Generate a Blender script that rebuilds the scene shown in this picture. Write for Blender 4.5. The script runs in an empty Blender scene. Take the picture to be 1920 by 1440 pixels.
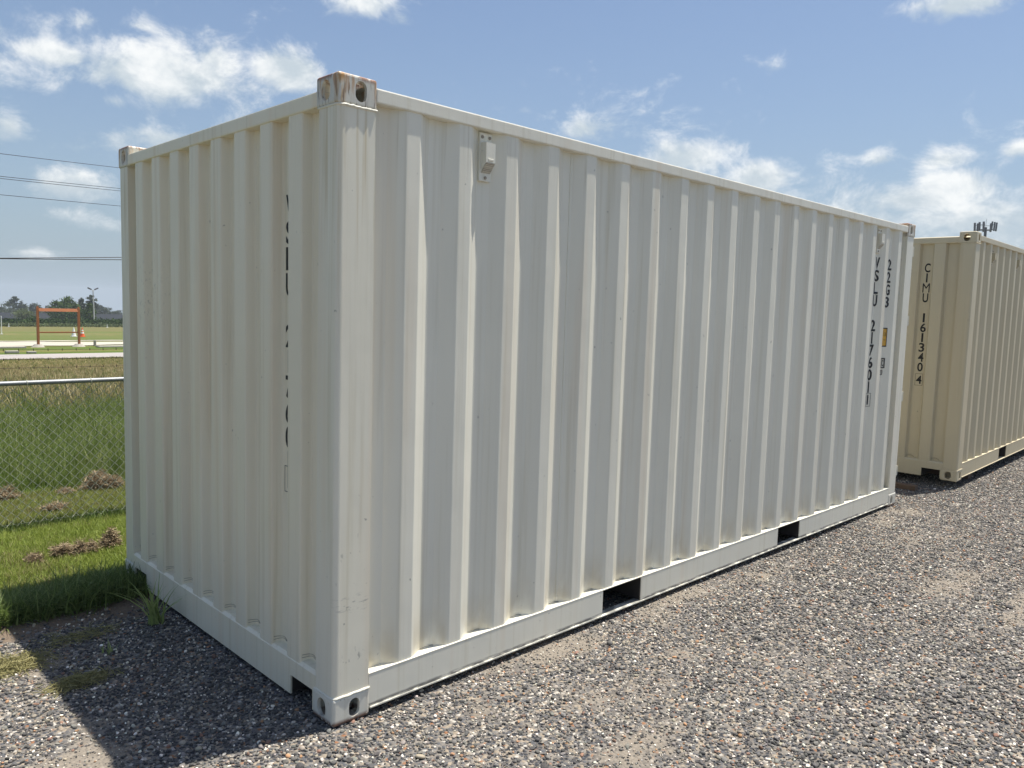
import bpy, bmesh, math, random
import numpy as np
from mathutils import Vector, Matrix

random.seed(7)
rng = np.random.default_rng(7)
scene = bpy.context.scene
COL = scene.collection
R = math.radians

# ------------------------------------------------------------------ camera
CAM = Vector((-1.66273, -2.66530, 1.71449))
YAW, PITCH, ROLL, FPX = 0.7931389, -0.0935070, 0.0295103, 1485.04
_d = Vector((math.cos(YAW) * math.cos(PITCH), math.sin(YAW) * math.cos(PITCH), math.sin(PITCH)))
_r = _d.cross(Vector((0, 0, 1))).normalized()
_u = _r.cross(_d)
_r2 = math.cos(ROLL) * _r + math.sin(ROLL) * _u
_u2 = -math.sin(ROLL) * _r + math.cos(ROLL) * _u
cam_data = bpy.data.cameras.new('camera')
cam = bpy.data.objects.new('camera', cam_data)
COL.objects.link(cam)
M = Matrix((( _r2.x, _u2.x, -_d.x, CAM.x), (_r2.y, _u2.y, -_d.y, CAM.y), (_r2.z, _u2.z, -_d.z, CAM.z), (0, 0, 0, 1)))
cam.matrix_world = M
cam_data.sensor_width = 36.0
cam_data.sensor_fit = 'HORIZONTAL'
cam_data.lens = 36.0 * FPX / 1920.0
cam_data.clip_start = 0.05
cam_data.clip_end = 6000
scene.camera = cam


def ray(u, v):                                   # direction through a pixel of the 1920x1440 photograph
    return (_d + _r2 * ((u - 960) / FPX) + _u2 * ((720 - v) / FPX))


# ------------------------------------------------------------------ light
SUN = Vector((0.74, -0.195, 2.591)).normalized()
SUN_EL = math.asin(SUN.z)
sun_data = bpy.data.lights.new('sun', 'SUN')
sun_data.energy = 5.0
sun_data.angle = R(0.53)
sun_data.color = (1.0, 0.955, 0.88)
sun = bpy.data.objects.new('sun', sun_data)
sun.rotation_euler = SUN.to_track_quat('Z', 'Y').to_euler()
COL.objects.link(sun)

world = bpy.data.worlds.new('World')
scene.world = world
world.use_nodes = True
SKY_STRENGTH = 0.0795

scene.view_settings.view_transform = 'Standard'
scene.view_settings.look = 'None'
scene.view_settings.exposure = 0.60
scene.view_settings.gamma = 1.0
scene.view_settings.use_curve_mapping = False


class NT:                                        # tiny node-tree helper
    def __init__(self, tree):
        self.t = tree
        self.n = tree.nodes
        self.l = tree.links

    def node(self, kind, **props):
        n = self.n.new(kind)
        for k, v in props.items():
            setattr(n, k, v)
        return n

    def put(self, sock, v):
        if isinstance(v, bpy.types.NodeSocket):
            self.l.new(v, sock)
        elif v is not None:
            if hasattr(sock, 'default_value') and not isinstance(v, (int, float)) and len(v) == 3 and sock.type == 'RGBA':
                v = (*v, 1.0)
            sock.default_value = v

    def math(self, op, a, b=None, c=None, clamp=False):
        n = self.node('ShaderNodeMath', operation=op, use_clamp=clamp)
        self.put(n.inputs[0], a)
        if b is not None:
            self.put(n.inputs[1], b)
        if c is not None:
            self.put(n.inputs[2], c)
        return n.outputs[0]

    def ss(self, x, lo, hi, a=0.0, b=1.0):       # smooth step
        n = self.node('ShaderNodeMapRange', interpolation_type='SMOOTHSTEP')
        self.put(n.inputs[0], x)
        self.put(n.inputs[1], lo); self.put(n.inputs[2], hi)
        self.put(n.inputs[3], a); self.put(n.inputs[4], b)
        return n.outputs[0]

    def noise(self, vec, scale, detail=4.0, rough=0.55, dist=0.0):
        n = self.node('ShaderNodeTexNoise')
        if vec is not None:
            self.put(n.inputs['Vector'], vec)
        n.inputs['Scale'].default_value = scale
        n.inputs['Detail'].default_value = detail
        n.inputs['Roughness'].default_value = rough
        n.inputs['Distortion'].default_value = dist
        return n.outputs['Fac']

    def vmul(self, vec, s):
        n = self.node('ShaderNodeVectorMath', operation='MULTIPLY')
        self.put(n.inputs[0], vec); n.inputs[1].default_value = s
        return n.outputs[0]

    def mix(self, f, a, b, blend='MIX'):
        n = self.node('ShaderNodeMix', data_type='RGBA', blend_type=blend)
        self.put(n.inputs[0], f); self.put(n.inputs[6], a); self.put(n.inputs[7], b)
        return n.outputs[2]

    def xyz(self, vec):
        n = self.node('ShaderNodeSeparateXYZ')
        self.put(n.inputs[0], vec)
        return n.outputs


# ---- the sky: Nishita plus cumulus laid out by direction (azimuth, elevation)
w = NT(world.node_tree)
w.n.clear()
sky = w.node('ShaderNodeTexSky', sky_type='NISHITA')
sky.sun_disc = False
sky.sun_elevation = SUN_EL
sky.sun_rotation = math.atan2(SUN.x, SUN.y)
sky.altitude = 0.0
sky.air_density = 1.0
sky.dust_density = 1.4
sky.ozone_density = 1.0
bg = w.node('ShaderNodeBackground')
bg.inputs['Strength'].default_value = SKY_STRENGTH
tc = w.node('ShaderNodeTexCoord')
D3 = tc.outputs['Generated']
nrm = w.node('ShaderNodeVectorMath', operation='NORMALIZE')
w.l.new(D3, nrm.inputs[0])
X, Y, Z = w.xyz(nrm.outputs[0])
AZ = w.math('ARCTAN2', Y, X)
EL = w.math('ARCSINE', Z)


def azel(u, v):
    d = ray(u, v).normalized()
    return math.atan2(d.y, d.x), math.asin(d.z)


clouds = [(300, 128, 200, 78, 1.0), (110, 100, 95, 30, .8), (548, 128, 95, 62, 1.0), (165, 38, 50, 24, .5), (262, 48, 60, 24, .5), (400, 110, 90, 60, .7),
          (215, 190, 38, 20, .6), (14, 240, 55, 38, .7), (310, 262, 130, 34, .85), (140, 345, 95, 34, .8), (160, 410, 65, 20, .6),
          (690, 4, 110, 32, .7), (755, 32, 48, 34, .5), (1100, 238, 85, 40, .85), (985, 208, 45, 14, .5), (1285, 300, 125, 48, 1.0),
          (1415, 332, 75, 46, .95), (1790, 350, 90, 44, .95), (1700, 375, 120, 38, .9), (1800, 418, 260, 62, .85), (1770, 300, 60, 30, .7),
          (1648, 297, 42, 20, .55), (1800, 4, 115, 38, .9), (1912, 278, 40, 18, .7), (1367, 116, 14, 7, .05), (1460, 121, 20, 12, .10),
          (300, 150, 330, 110, .34), (1690, 405, 420, 105, .42), (1080, 225, 200, 60, .3), (75, 475, 60, 12, .35), (1500, 395, 120, 30, .5)]
hz = w.math('POWER', 2.718, w.math('MULTIPLY', w.math('MAXIMUM', EL, 0.0), -4.6))
tint = w.mix(w.math('MULTIPLY', hz, 0.92), w.mix(1.0, sky.outputs[0], (.90, .97, 1.08), 'MULTIPLY'), (3.05, 3.92, 4.62))
w.l.new(tint, bg.inputs['Color'])
ell = []
for (cu, cv, a, b, s) in clouds:
    z0, e0 = azel(cu, cv)
    z1, _ = azel(cu - a, cv)
    _, e1 = azel(cu, cv - b)
    ell.append((z0, e0, abs(z1 - z0) * 1.12, abs(e1 - e0) * 1.12, s))
rr = random.Random(5)
for i in range(34):                               # the rest of the sky carries the same kind of clouds
    z0 = YAW + R(44) + rr.random() * R(272)
    e0 = R(rr.choice([4, 8, 12, 17, 24, 32, 44])) + rr.uniform(-.03, .03)
    a = rr.uniform(.05, .16)
    ell.append((math.atan2(math.sin(z0), math.cos(z0)), e0, a, a * rr.uniform(.3, .5), rr.uniform(.7, 1)))
cmb = w.node('ShaderNodeCombineXYZ')
w.put(cmb.inputs[0], w.math('MULTIPLY', AZ, 1.0)); w.put(cmb.inputs[1], w.math('MULTIPLY', EL, 1.35)); cmb.inputs[2].default_value = 3.7
n1 = w.noise(cmb.outputs[0], 15.0, 11.0, 0.66, 0.3)
shift = w.node('ShaderNodeVectorMath', operation='ADD')
w.l.new(cmb.outputs[0], shift.inputs[0]); shift.inputs[1].default_value = (0.010, 0.028, 0)
n2 = w.noise(shift.outputs[0], 14.0, 6.0, 0.6, 0.35)
best = None; num = None; den = None
for (z0, e0, a, b, s) in ell:
    du = w.math('MULTIPLY', w.math('SUBTRACT', AZ, z0), 1 / a)
    dv = w.math('MULTIPLY', w.math('SUBTRACT', EL, e0), 1 / b)
    q = w.math('SUBTRACT', s, w.math('MULTIPLY', w.math('SQRT', w.math('ADD', w.math('MULTIPLY', du, du), w.math('MULTIPLY', dv, dv))), s))
    best = q if best is None else w.math('SMOOTH_MAX', best, q, 0.12)
    qp = w.math('MAXIMUM', w.math('ADD', q, 0.15), 0.0)
    num = w.math('MULTIPLY', qp, dv) if num is None else w.math('MULTIPLY_ADD', qp, dv, num)
    den = w.math('ADD', qp, 0.001) if den is None else w.math('ADD', den, qp)
dens = w.math('ADD', w.math('MULTIPLY', best, 1.35), w.math('MULTIPLY', w.math('SUBTRACT', n1, 0.49), 2.7))
mask = w.ss(dens, 0.03, 0.98, 0.0, 0.95)
vrel = w.math('DIVIDE', num, den)
shade = w.ss(w.math('ADD', w.math('MULTIPLY', w.math('SUBTRACT', n1, n2), 2.2), w.math('ADD', w.math('MULTIPLY', vrel, 0.55), w.math('MULTIPLY', w.math('SUBTRACT', 0.7, dens), 0.3))), -0.30, 0.50)
ccol = w.mix(shade, (0.39, 0.445, 0.485), (0.665, 0.675, 0.67))
cbg = w.node('ShaderNodeBackground')
w.l.new(ccol, cbg.inputs['Color']); cbg.inputs['Strength'].default_value = 1.0
mixs = w.node('ShaderNodeMixShader')
w.l.new(mask, mixs.inputs[0]); w.l.new(bg.outputs[0], mixs.inputs[1]); w.l.new(cbg.outputs[0], mixs.inputs[2])
wo = w.node('ShaderNodeOutputWorld')
w.l.new(mixs.outputs[0], wo.inputs[0])

# ------------------------------------------------------------------ helpers


def tag(o, label=None, cat=None, group=None, kind=None):
    if label: o['label'] = label
    if cat: o['category'] = cat
    if group: o['group'] = group
    if kind: o['kind'] = kind
    return o


def empty(name, loc=(0, 0, 0), rz=0.0, label=None, cat=None, group=None):
    o = bpy.data.objects.new(name, None)
    o.empty_display_size = 0.2
    o.location = loc
    o.rotation_euler = (0, 0, rz)
    COL.objects.link(o)
    return tag(o, label, cat, group)


class MB:                                        # collects faces, builds one mesh object
    def __init__(self):
        self.v = []; self.f = []; self.m = []

    def add(self, vs, fs, m=0):
        k = len(self.v)
        self.v += [tuple(p) for p in vs]
        self.f += [tuple(i + k for i in f) for f in fs]
        self.m += [m] * len(fs)

    def box(self, x0, x1, y0, y1, z0, z1, m=0, bev=0.0, seg=2):
        if bev <= 0:
            vs = [(x, y, z) for z in (z0, z1) for y in (y0, y1) for x in (x0, x1)]
            self.add(vs, [(0, 2, 3, 1), (4, 5, 7, 6), (0, 1, 5, 4), (2, 6, 7, 3), (0, 4, 6, 2), (1, 3, 7, 5)], m)
        else:
            bm = bmesh.new()
            bmesh.ops.create_cube(bm, size=1.0)
            for v in bm.verts:
                v.co = Vector(((x0 + x1) / 2 + v.co.x * (x1 - x0), (y0 + y1) / 2 + v.co.y * (y1 - y0), (z0 + z1) / 2 + v.co.z * (z1 - z0)))
            bmesh.ops.bevel(bm, geom=list(bm.edges), offset=bev, segments=seg, profile=0.5, affect='EDGES')
            self.bm(bm, m)

    def bm(self, bm, m=0):
        bm.verts.index_update()
        self.add([v.co[:] for v in bm.verts], [[v.index for v in f.verts] for f in bm.faces], m)
        bm.free()

    def tube(self, pts, r, n=6, m=0, caps=True):
        pts = [Vector(p) for p in pts]
        rings = []
        for i, p in enumerate(pts):
            t = (pts[min(i + 1, len(pts) - 1)] - pts[max(i - 1, 0)]).normalized()
            a = t.cross(Vector((0, 0, 1)))
            if a.length < 1e-3: a = t.cross(Vector((1, 0, 0)))
            a.normalize(); b = t.cross(a)
            ri = r[i] if isinstance(r, (list, tuple)) else r
            rings.append([p + (a * math.cos(2 * math.pi * k / n) + b * math.sin(2 * math.pi * k / n)) * ri for k in range(n)])
        vs = [q for ring in rings for q in ring]
        fs = [(i * n + k, i * n + (k + 1) % n, (i + 1) * n + (k + 1) % n, (i + 1) * n + k) for i in range(len(pts) - 1) for k in range(n)]
        if caps:
            fs += [tuple(range(n - 1, -1, -1)), tuple(range((len(pts) - 1) * n, len(pts) * n))]
        self.add(vs, fs, m)

    def prism(self, poly, z0, z1, m=0):          # poly: ccw (x, y)
        n = len(poly)
        vs = [(x, y, z0) for x, y in poly] + [(x, y, z1) for x, y in poly]
        fs = [(i, (i + 1) % n, n + (i + 1) % n, n + i) for i in range(n)] + [tuple(range(n - 1, -1, -1)), tuple(range(n, 2 * n))]
        self.add(vs, fs, m)

    def build(self, name, mats, parent=None, smooth=False, loc=None):
        me = bpy.data.meshes.new(name)
        me.from_pydata(self.v, [], self.f)
        if not isinstance(mats, (list, tuple)): mats = [mats]
        for mt in mats: me.materials.append(mt)
        if len(mats) > 1:
            me.polygons.foreach_set('material_index', self.m)
        if smooth:
            me.polygons.foreach_set('use_smooth', [True] * len(self.f))
        me.update()
        o = bpy.data.objects.new(name, me)
        COL.objects.link(o)
        if parent: o.parent = parent
        if loc: o.location = loc
        return o


def np_mesh(name, V, F, mats, parent=None, smooth=False, mi=None):
    me = bpy.data.meshes.new(name)
    V = np.asarray(V, np.float32); F = np.asarray(F, np.int32)
    k = F.shape[1]
    me.vertices.add(len(V)); me.vertices.foreach_set('co', V.ravel())
    me.loops.add(F.size); me.loops.foreach_set('vertex_index', F.ravel())
    me.polygons.add(len(F)); me.polygons.foreach_set('loop_start', np.arange(0, F.size, k, dtype=np.int32))
    for mt in (mats if isinstance(mats, (list, tuple)) else [mats]): me.materials.append(mt)
    if mi is not None: me.polygons.foreach_set('material_index', np.asarray(mi, np.int32))
    if smooth: me.polygons.foreach_set('use_smooth', np.ones(len(F), bool))
    me.update(calc_edges=True)
    o = bpy.data.objects.new(name, me)
    COL.objects.link(o)
    if parent: o.parent = parent
    return o


def hash2(ix, iy, seed):
    h = (ix.astype(np.int64) * 374761393 + iy.astype(np.int64) * 668265263 + seed * 974711) & 0xFFFFFFFF
    h = ((h ^ (h >> 13)) * 1274126177) & 0xFFFFFFFF
    return ((h ^ (h >> 16)) & 0xFFFF) / 65535.0


def vnoise(x, y, seed=0):
    ix, iy = np.floor(x), np.floor(y)
    fx, fy = x - ix, y - iy
    fx, fy = fx * fx * (3 - 2 * fx), fy * fy * (3 - 2 * fy)
    a = hash2(ix, iy, seed); b = hash2(ix + 1, iy, seed); c = hash2(ix, iy + 1, seed); d = hash2(ix + 1, iy + 1, seed)
    return (a * (1 - fx) + b * fx) * (1 - fy) + (c * (1 - fx) + d * fx) * fy


def fbm(x, y, seed=0, octv=4):
    s = 0; amp = .5; tot = 0
    for i in range(octv):
        s = s + amp * vnoise(x * 2 ** i + 17.3 * i, y * 2 ** i - 9.1 * i, seed + i); tot += amp; amp *= .5
    return s / tot


# ------------------------------------------------------------------ materials
def mat(name):
    m = bpy.data.materials.new(name)
    m.use_nodes = True
    t = NT(m.node_tree)
    return m, t, m.node_tree.nodes['Principled BSDF']


def simple(name, col, rough=0.6, metal=0.0, var=0.15, scale=8.0, spec=0.4, bump=0.0):
    m, t, b = mat(name)
    tcn = t.node('ShaderNodeTexCoord')
    n = t.noise(tcn.outputs['Object'], scale, 5)
    c = t.mix(n, tuple(x * (1 - var) for x in col), tuple(min(1, x * (1 + var)) for x in col))
    t.l.new(c, b.inputs['Base Color'])
    b.inputs['Roughness'].default_value = rough
    b.inputs['Metallic'].default_value = metal
    b.inputs['Specular IOR Level'].default_value = spec
    if bump:
        bp = t.node('ShaderNodeBump'); bp.inputs['Strength'].default_value = bump; bp.inputs['Distance'].default_value = 0.004
        t.l.new(t.noise(tcn.outputs['Object'], scale * 6, 4), bp.inputs['Height']); t.l.new(bp.outputs[0], b.inputs['Normal'])
    return m


def paint(name, col, dirt=0.5, rust=None, scuff=None):
    """Weathered container paint: fine orange-peel, faint vertical run-off streaks, specks; rust = list of (box, amount) in object space."""
    m, t, b = mat(name)
    tcn = t.node('ShaderNodeTexCoord')
    P = tcn.outputs['Object']
    streak = t.noise(t.vmul(P, (26, 26, 0.55)), 1.0, 6, 0.6)
    broad = t.noise(t.vmul(P, (1.2, 1.2, 0.9)), 1.0, 4, 0.5)
    c = t.mix(t.ss(broad, .3, .7), tuple(x * .97 for x in col), tuple(min(1, x * 1.03) for x in col))
    dirtc = (col[0] * .74, col[1] * .70, col[2] * .60)
    c = t.mix(t.math('MULTIPLY', t.ss(streak, .50, .78), dirt), c, dirtc)
    pinkc = (col[0] * .92, col[1] * .80, col[2] * .70)
    film = t.noise(t.vmul(P, (9, 9, 0.35)), 1.0, 3, 0.5)
    c = t.mix(t.math('MULTIPLY', t.ss(film, .52, .72), dirt * .55), c, pinkc)
    spk = t.noise(P, 95.0, 2, 0.5)
    c = t.mix(t.ss(spk, .775, .80, 0, .75), c, (.10, .095, .085))
    spk2 = t.noise(P, 30.0, 3, 0.5)
    c = t.mix(t.ss(spk2, .735, .765, 0, .55), c, (.16, .15, .13))
    x, y, z = t.xyz(P)

    def inbox(bx, soft):
        f = None
        for k_, (ax, (lo, hi)) in enumerate(zip((x, y, z), bx)):
            if lo is None: continue
            sf = soft[k_] if isinstance(soft, tuple) else soft
            g = t.math('MULTIPLY', t.ss(ax, lo - sf, lo + sf), t.ss(ax, hi - sf, hi + sf, 1, 0))
            f = g if f is None else t.math('MULTIPLY', f, g)
        return f
    for (bx, soft, vec, sc, lo, hi, amt, rc) in (rust or []):
        n = t.noise(t.vmul(P, vec), sc, 6, .6)
        f = t.math('MULTIPLY', t.math('MULTIPLY', inbox(bx, soft), t.ss(n, lo, hi)), amt)
        c = t.mix(f, c, rc)
    for (bx, soft, vec, sc, lo, hi, amt) in (scuff or []):
        n = t.noise(t.vmul(P, vec), sc, 5, .65)
        f = t.math('MULTIPLY', t.math('MULTIPLY', inbox(bx, soft), t.ss(n, lo, hi)), amt)
        c = t.mix(f, c, (.10, .10, .095))
    t.l.new(c, b.inputs['Base Color'])
    b.inputs['Roughness'].default_value = 0.42
    rg = t.ss(t.noise(P, 3.0, 4), .2, .8, .36, .52)
    t.l.new(rg, b.inputs['Roughness'])
    b.inputs['Specular IOR Level'].default_value = 0.45
    bp = t.node('ShaderNodeBump'); bp.inputs['Strength'].default_value = 0.16; bp.inputs['Distance'].default_value = 0.002
    h = t.math('ADD', t.noise(P, 240.0, 2), t.math('MULTIPLY', t.noise(t.vmul(P, (1, 1, .5)), 4.0, 3), 13.0))
    t.l.new(h, bp.inputs['Height']); t.l.new(bp.outputs[0], b.inputs['Normal'])
    return m


CREAM = (0.75, 0.725, 0.615)
TAN = (0.56, 0.49, 0.335)
RUST = (.22, .075, .022); RUSTY = (.42, .26, .09); DARK = (.06, .03, .02)
ANY = (None, None)
paint_white = paint('cream_white_paint', CREAM, .55, rust=[((ANY, (.016, .06), (.10, .30)), (.1, .006, .13), (11, 11, 5), 1.0, .30, .62, .55, (.50, .42, .28)), ((ANY, (-.01, .06), (2.33, 2.52)), (.1, .006, .12), (45, 45, 1.2), 1.0, .56, .70, .45, (.50, .45, .34)), ((ANY, (-.01, .06), (.2, 2.5)), (.1, .006, .3), (70, 70, .35), 1.0, .64, .74, .40, (.52, .47, .37))])
paint_end = paint('dusty_bounce_warmed_front_paint', (.775, .72, .565), .75, scuff=[(((-.1, .1), (1.75, 2.2), (1.5, 1.9)), .16, (75, 75, 40), 1.0, .54, .72, .55)])  # warmer base colour holds tan dust plus painted-in bounce light from the ground
paint_post = paint('corner_post_paint', (.75, .715, .59), .6,
                   rust=[(((-.05, .045), (-.05, .045), (1.9, 2.6)), (.02, .02, .55), (40, 40, .8), 1.0, .38, .60, .6, (.48, .38, .19)),
                         (((-.05, .2), (-.05, .2), (2.05, 2.6)), (.05, .05, .4), (38, 38, .6), 1.0, .52, .66, .7, (.50, .40, .22))],
                   scuff=[(((.01, .165), (-.05, .03), (.47, .53)), .02, (22, 22, 95), 1.0, .53, .66, .6),
                          (((.02, .14), (-.05, .03), (.19, .30)), .04, (34, 34, 20), 1.0, .58, .68, .7),
                          (((.0, .2), (-.05, .03), (.30, .85)), .1, (40, 40, 18), 1.0, .64, .70, .7)])
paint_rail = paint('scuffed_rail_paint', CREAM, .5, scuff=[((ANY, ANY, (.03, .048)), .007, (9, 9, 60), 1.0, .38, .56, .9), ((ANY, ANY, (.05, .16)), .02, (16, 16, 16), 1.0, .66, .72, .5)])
paint_plain = paint('plain_cream_paint', CREAM, .35)
cast_rust = paint('rusty_corner_casting', (.60, .585, .51), .6,
                  rust=[(((-.05, .2), (-.05, .2), (.102, .2)), .012, (30, 30, 14), 1.0, .42, .54, .95, RUST), (((-.05, .03), (-.05, .03), (.085, .2)), .015, (30, 30, 14), 1.0, .30, .50, .9, (.50, .26, .07)),
                        (((-.05, .028), (-.05, .028), (-.1, .3)), .012, (60, 60, 8), 1.0, .42, .60, .8, RUSTY),
                        (((-.05, .2), (-.05, .2), (-.05, .2)), .05, (70, 70, 9), 1.0, .53, .66, .80, (.14, .105, .08)),
                        (((-.05, .2), (-.05, .2), (.05, .2)), .05, (50, 50, 7), 1.0, .50, .62, .65, (.40, .21, .075))])
cast_low = paint('chipped_corner_casting', (.66, .645, .56), .6,
                 rust=[(((-.05, .2), (-.05, .2), (.098, .2)), .010, (32, 32, 22), 1.0, .36, .48, .9, (.10, .03, .015)),
                       (((-.05, .2), (-.05, .2), (-.1, .3)), .05, (45, 45, 32), 1.0, .66, .72, .7, (.25, .17, .09))])
paint_tan = paint('tan_paint', TAN, .3)
cast_tan = paint('tan_corner_casting', TAN, .4, rust=[(((-.05, .2), (-.05, .2), (-.1, .3)), .05, (45, 45, 32), 1.0, .70, .75, .7, DARK)])
dark_inside = simple('dark_underside', (.035, .03, .027), .9)
rust_inside = simple('rusty_cavity', (.11, .06, .035), .9, var=.5, scale=40)
plywood = simple('plywood_floor', (.22, .13, .07), .8)
black_print = simple('black_lettering', (.012, .012, .013), .5, var=.1)
seam_dark = simple('dark_seam', (.07, .06, .05), .8)
yellow_print = simple('yellow_sticker', (.62, .34, .035), .5)
weld = paint('weld_bead', (.72, .70, .60), .2)
bolt_m = simple('dull_bolt', (.30, .26, .20), .5, .3, var=.4, scale=200)
galv = simple('galvanised_steel', (.26, .27, .275), .5, .4, var=.1)
galv_wire = simple('dull_galvanised_wire', (.52, .52, .41), .6, .0, var=.15)
rusty_wire = simple('rusty_wire', (.055, .035, .025), .8, .2, var=.3)
orange_steel = simple('rust_orange_steel', (.36, .125, .045), .55, 0, var=.18, scale=3)
concrete = simple('pale_concrete', (.36, .33, .28), .9, var=.2, scale=3)
wood = simple('brown_timber', (.13, .085, .055), .85, var=.35, scale=14)
cable = simple('black_cable', (.02, .02, .022), .6)
tower_m = simple('dark_tower_steel', (.018, .018, .02), .5, .3)
antenna_m = simple('grey_antenna', (.03, .033, .04), .5)
pole_m = simple('grey_pole', (.55, .55, .53), .5)
lamp_m = simple('dark_floodlight', (.10, .10, .11), .5)
cone_orange = simple('cone_orange', (.75, .13, .03), .5)
cone_white = simple('cone_white', (.78, .78, .74), .5)
roof_m = simple('dark_grey_roof', (.030, .033, .037), .95, spec=.05)
wall_m = simple('warehouse_wall', (.07, .073, .078), .8)


def grille_material():
    m, t, b = mat('vent_grille')
    tcn = t.node('ShaderNodeTexCoord')
    v = t.node('ShaderNodeTexVoronoi', feature='F1', distance='EUCLIDEAN')
    t.put(v.inputs['Vector'], tcn.outputs['Object']); v.inputs['Scale'].default_value = 190; v.inputs['Randomness'].default_value = 0.12
    f = t.ss(v.outputs['Distance'], .30, .42)
    t.l.new(t.mix(f, (.05, .04, .03), (.52, .49, .41)), b.inputs['Base Color'])
    return m


grille_m = grille_material()

# ------------------------------------------------------------------ ground heights


def tz(x, y):                                     # the field beyond the fence falls away gently
    d = np.maximum(np.asarray(y, float) - 4.0, 0.0)
    return -0.0227 * d * np.clip(d / 3.0, 0, 1)


def tzf(x, y):
    return float(tz(x, y))


# ---- ground: one sheet to the horizon
ys = np.concatenate([np.array([-1500, -400, -100, -40, -15, -8]), np.arange(-4, 1, .5), np.arange(1, 3, .2), np.arange(3, 10, .5), np.arange(10, 40, 1.), np.arange(40, 160, 8), np.array([180, 240, 320, 450, 700, 1200, 2500])])
xs = np.concatenate([np.array([-1500, -500, -200, -80, -40, -20]), np.arange(-12, 24, 1.), np.array([30, 45, 80, 160, 320, 700, 1800])])
GX, GY = np.meshgrid(xs, ys)
GZ = tz(GX, GY) - 0.03 - .12 * np.clip((1.9 - GY) / .4, 0, 1) + 0.012 * (fbm(GX * .8, GY * .8, 3) - .5) * (np.abs(GX) < 30)
V = np.stack([GX, GY, GZ], -1).reshape(-1, 3)
nx = len(xs)
F = np.array([(j * nx + i, j * nx + i + 1, (j + 1) * nx + i + 1, (j + 1) * nx + i) for j in range(len(ys) - 1) for i in range(nx - 1)])


def ground_material():
    m, t, b = mat('grassland_soil')
    g = t.node('ShaderNodeNewGeometry')
    P = g.outputs['Position']
    x, y, z = t.xyz(P)
    wob = t.math('MULTIPLY', t.math('SUBTRACT', t.noise(P, .25, 4), .5), 3.0)
    yy = t.math('ADD', y, wob)
    fine = t.noise(P, 22.0, 6, .7)
    mid = t.noise(t.vmul(P, (.10, .35, 1)), 1.0, 6, .65)
    green = t.mix(fine, (.045, .075, .014), (.12, .17, .04))
    soil = t.mix(fine, (.05, .06, .02), (.12, .10, .05))
    tan = t.mix(fine, (.15, .12, .055), (.30, .25, .12))
    c = t.mix(t.ss(yy, 3.5, 5.5), soil, green)
    c = t.mix(t.ss(yy, 11, 15), c, tan)
    c = t.mix(t.ss(yy, 29.0, 30.5), c, t.mix(t.ss(mid, .42, .6), (.085, .12, .022), (.15, .14, .045)))
    far = t.mix(t.ss(t.noise(t.vmul(P, (.05, .16, 1)), 1.0, 7, .75), .40, .60), (.095, .118, .030), (.20, .165, .070))
    far = t.mix(t.ss(t.noise(t.vmul(P, (.9, .5, 1)), 1.0, 6, .75), .40, .62), far, (.11, .135, .04))
    far = t.mix(fine, far, t.mix(.5, far, (.10, .12, .035)))
    c = t.mix(t.ss(yy, 54, 57), c, far)
    far2 = t.mix(t.ss(mid, .3, .7), (.155, .135, .055), (.12, .125, .042))
    c = t.mix(t.ss(yy, 85, 100), c, far2)
    t.l.new(c, b.inputs['Base Color'])
    b.inputs['Roughness'].default_value = .95; b.inputs['Specular IOR Level'].default_value = .1
    return m


ground = np_mesh('ground', V, F, ground_material())
tag(ground, 'green and straw coloured field falling away beyond the fence', kind='structure')

# ---- gravel lot
SANDC = [(1.25, .02, .8, .18, .9), (2.4, -.12, .7, .22, .95), (3.2, -.22, .6, .18, .7), (-.80, .40, .22, .16, .95), (-.74, .62, .14, .16, .6), (4.0, -1.1, .8, .18, .6), (3.9, -1.45, .9, .07, .9),
         (5.6, -.15, .6, .18, .7), (2.0, -.95, .5, .35, .5), (-.78, 1.40, .16, .22, .9), (1.15, -.6, .35, .25, .55), (1.7, -.5, .35, .3, .5), (7.0, -.7, .5, .3, .4), (.5, -.25, .2, .1, .5),
         (.9, -.9, .3, .2, .45), (4.9, -.5, .5, .25, .5)]


def sand_at(x, y):
    s = np.zeros_like(x)
    wx = x + .35 * (fbm(x * 2.1, y * 2.1, 31) - .5); wy = y + .35 * (fbm(x * 2.1, y * 2.1, 47) - .5)
    for cx, cy, a, b, k in SANDC:
        s = np.maximum(s, k * np.exp(-(((wx - cx) / a) ** 2 + ((wy - cy) / b) ** 2) * 1.1))
    s = .98 * s + .36 * np.clip((fbm(x * .55 + y * .30, y * 1.5 - x * .55, 77) - .50) * 3.2, 0, 1)
    trk = y + 1.15 + .10 * (x - 2) + .12 * (fbm(x * .8, x * 0 + 3, 55) - .5)
    s = np.maximum(s, .28 * np.exp(-((trk / .22) ** 2)) * (x > .3) + .28 * np.exp(-(((trk + 1.55) / .22) ** 2)) * (x > 1))
    s = s * (.40 + 1.1 * fbm(x * 7, y * 7, 91))
    return np.clip(s, 0, 1)


def dirt_at(x, y):                                 # bare brown soil along the lawn
    e = y + .45 * (fbm(x * 1.7, y * 1.7, 13) - .5) + .25 * (fbm(x * 6, y * 6, 15) - .5)
    return np.clip((e - 1.55) / .35, 0, 1)


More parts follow.
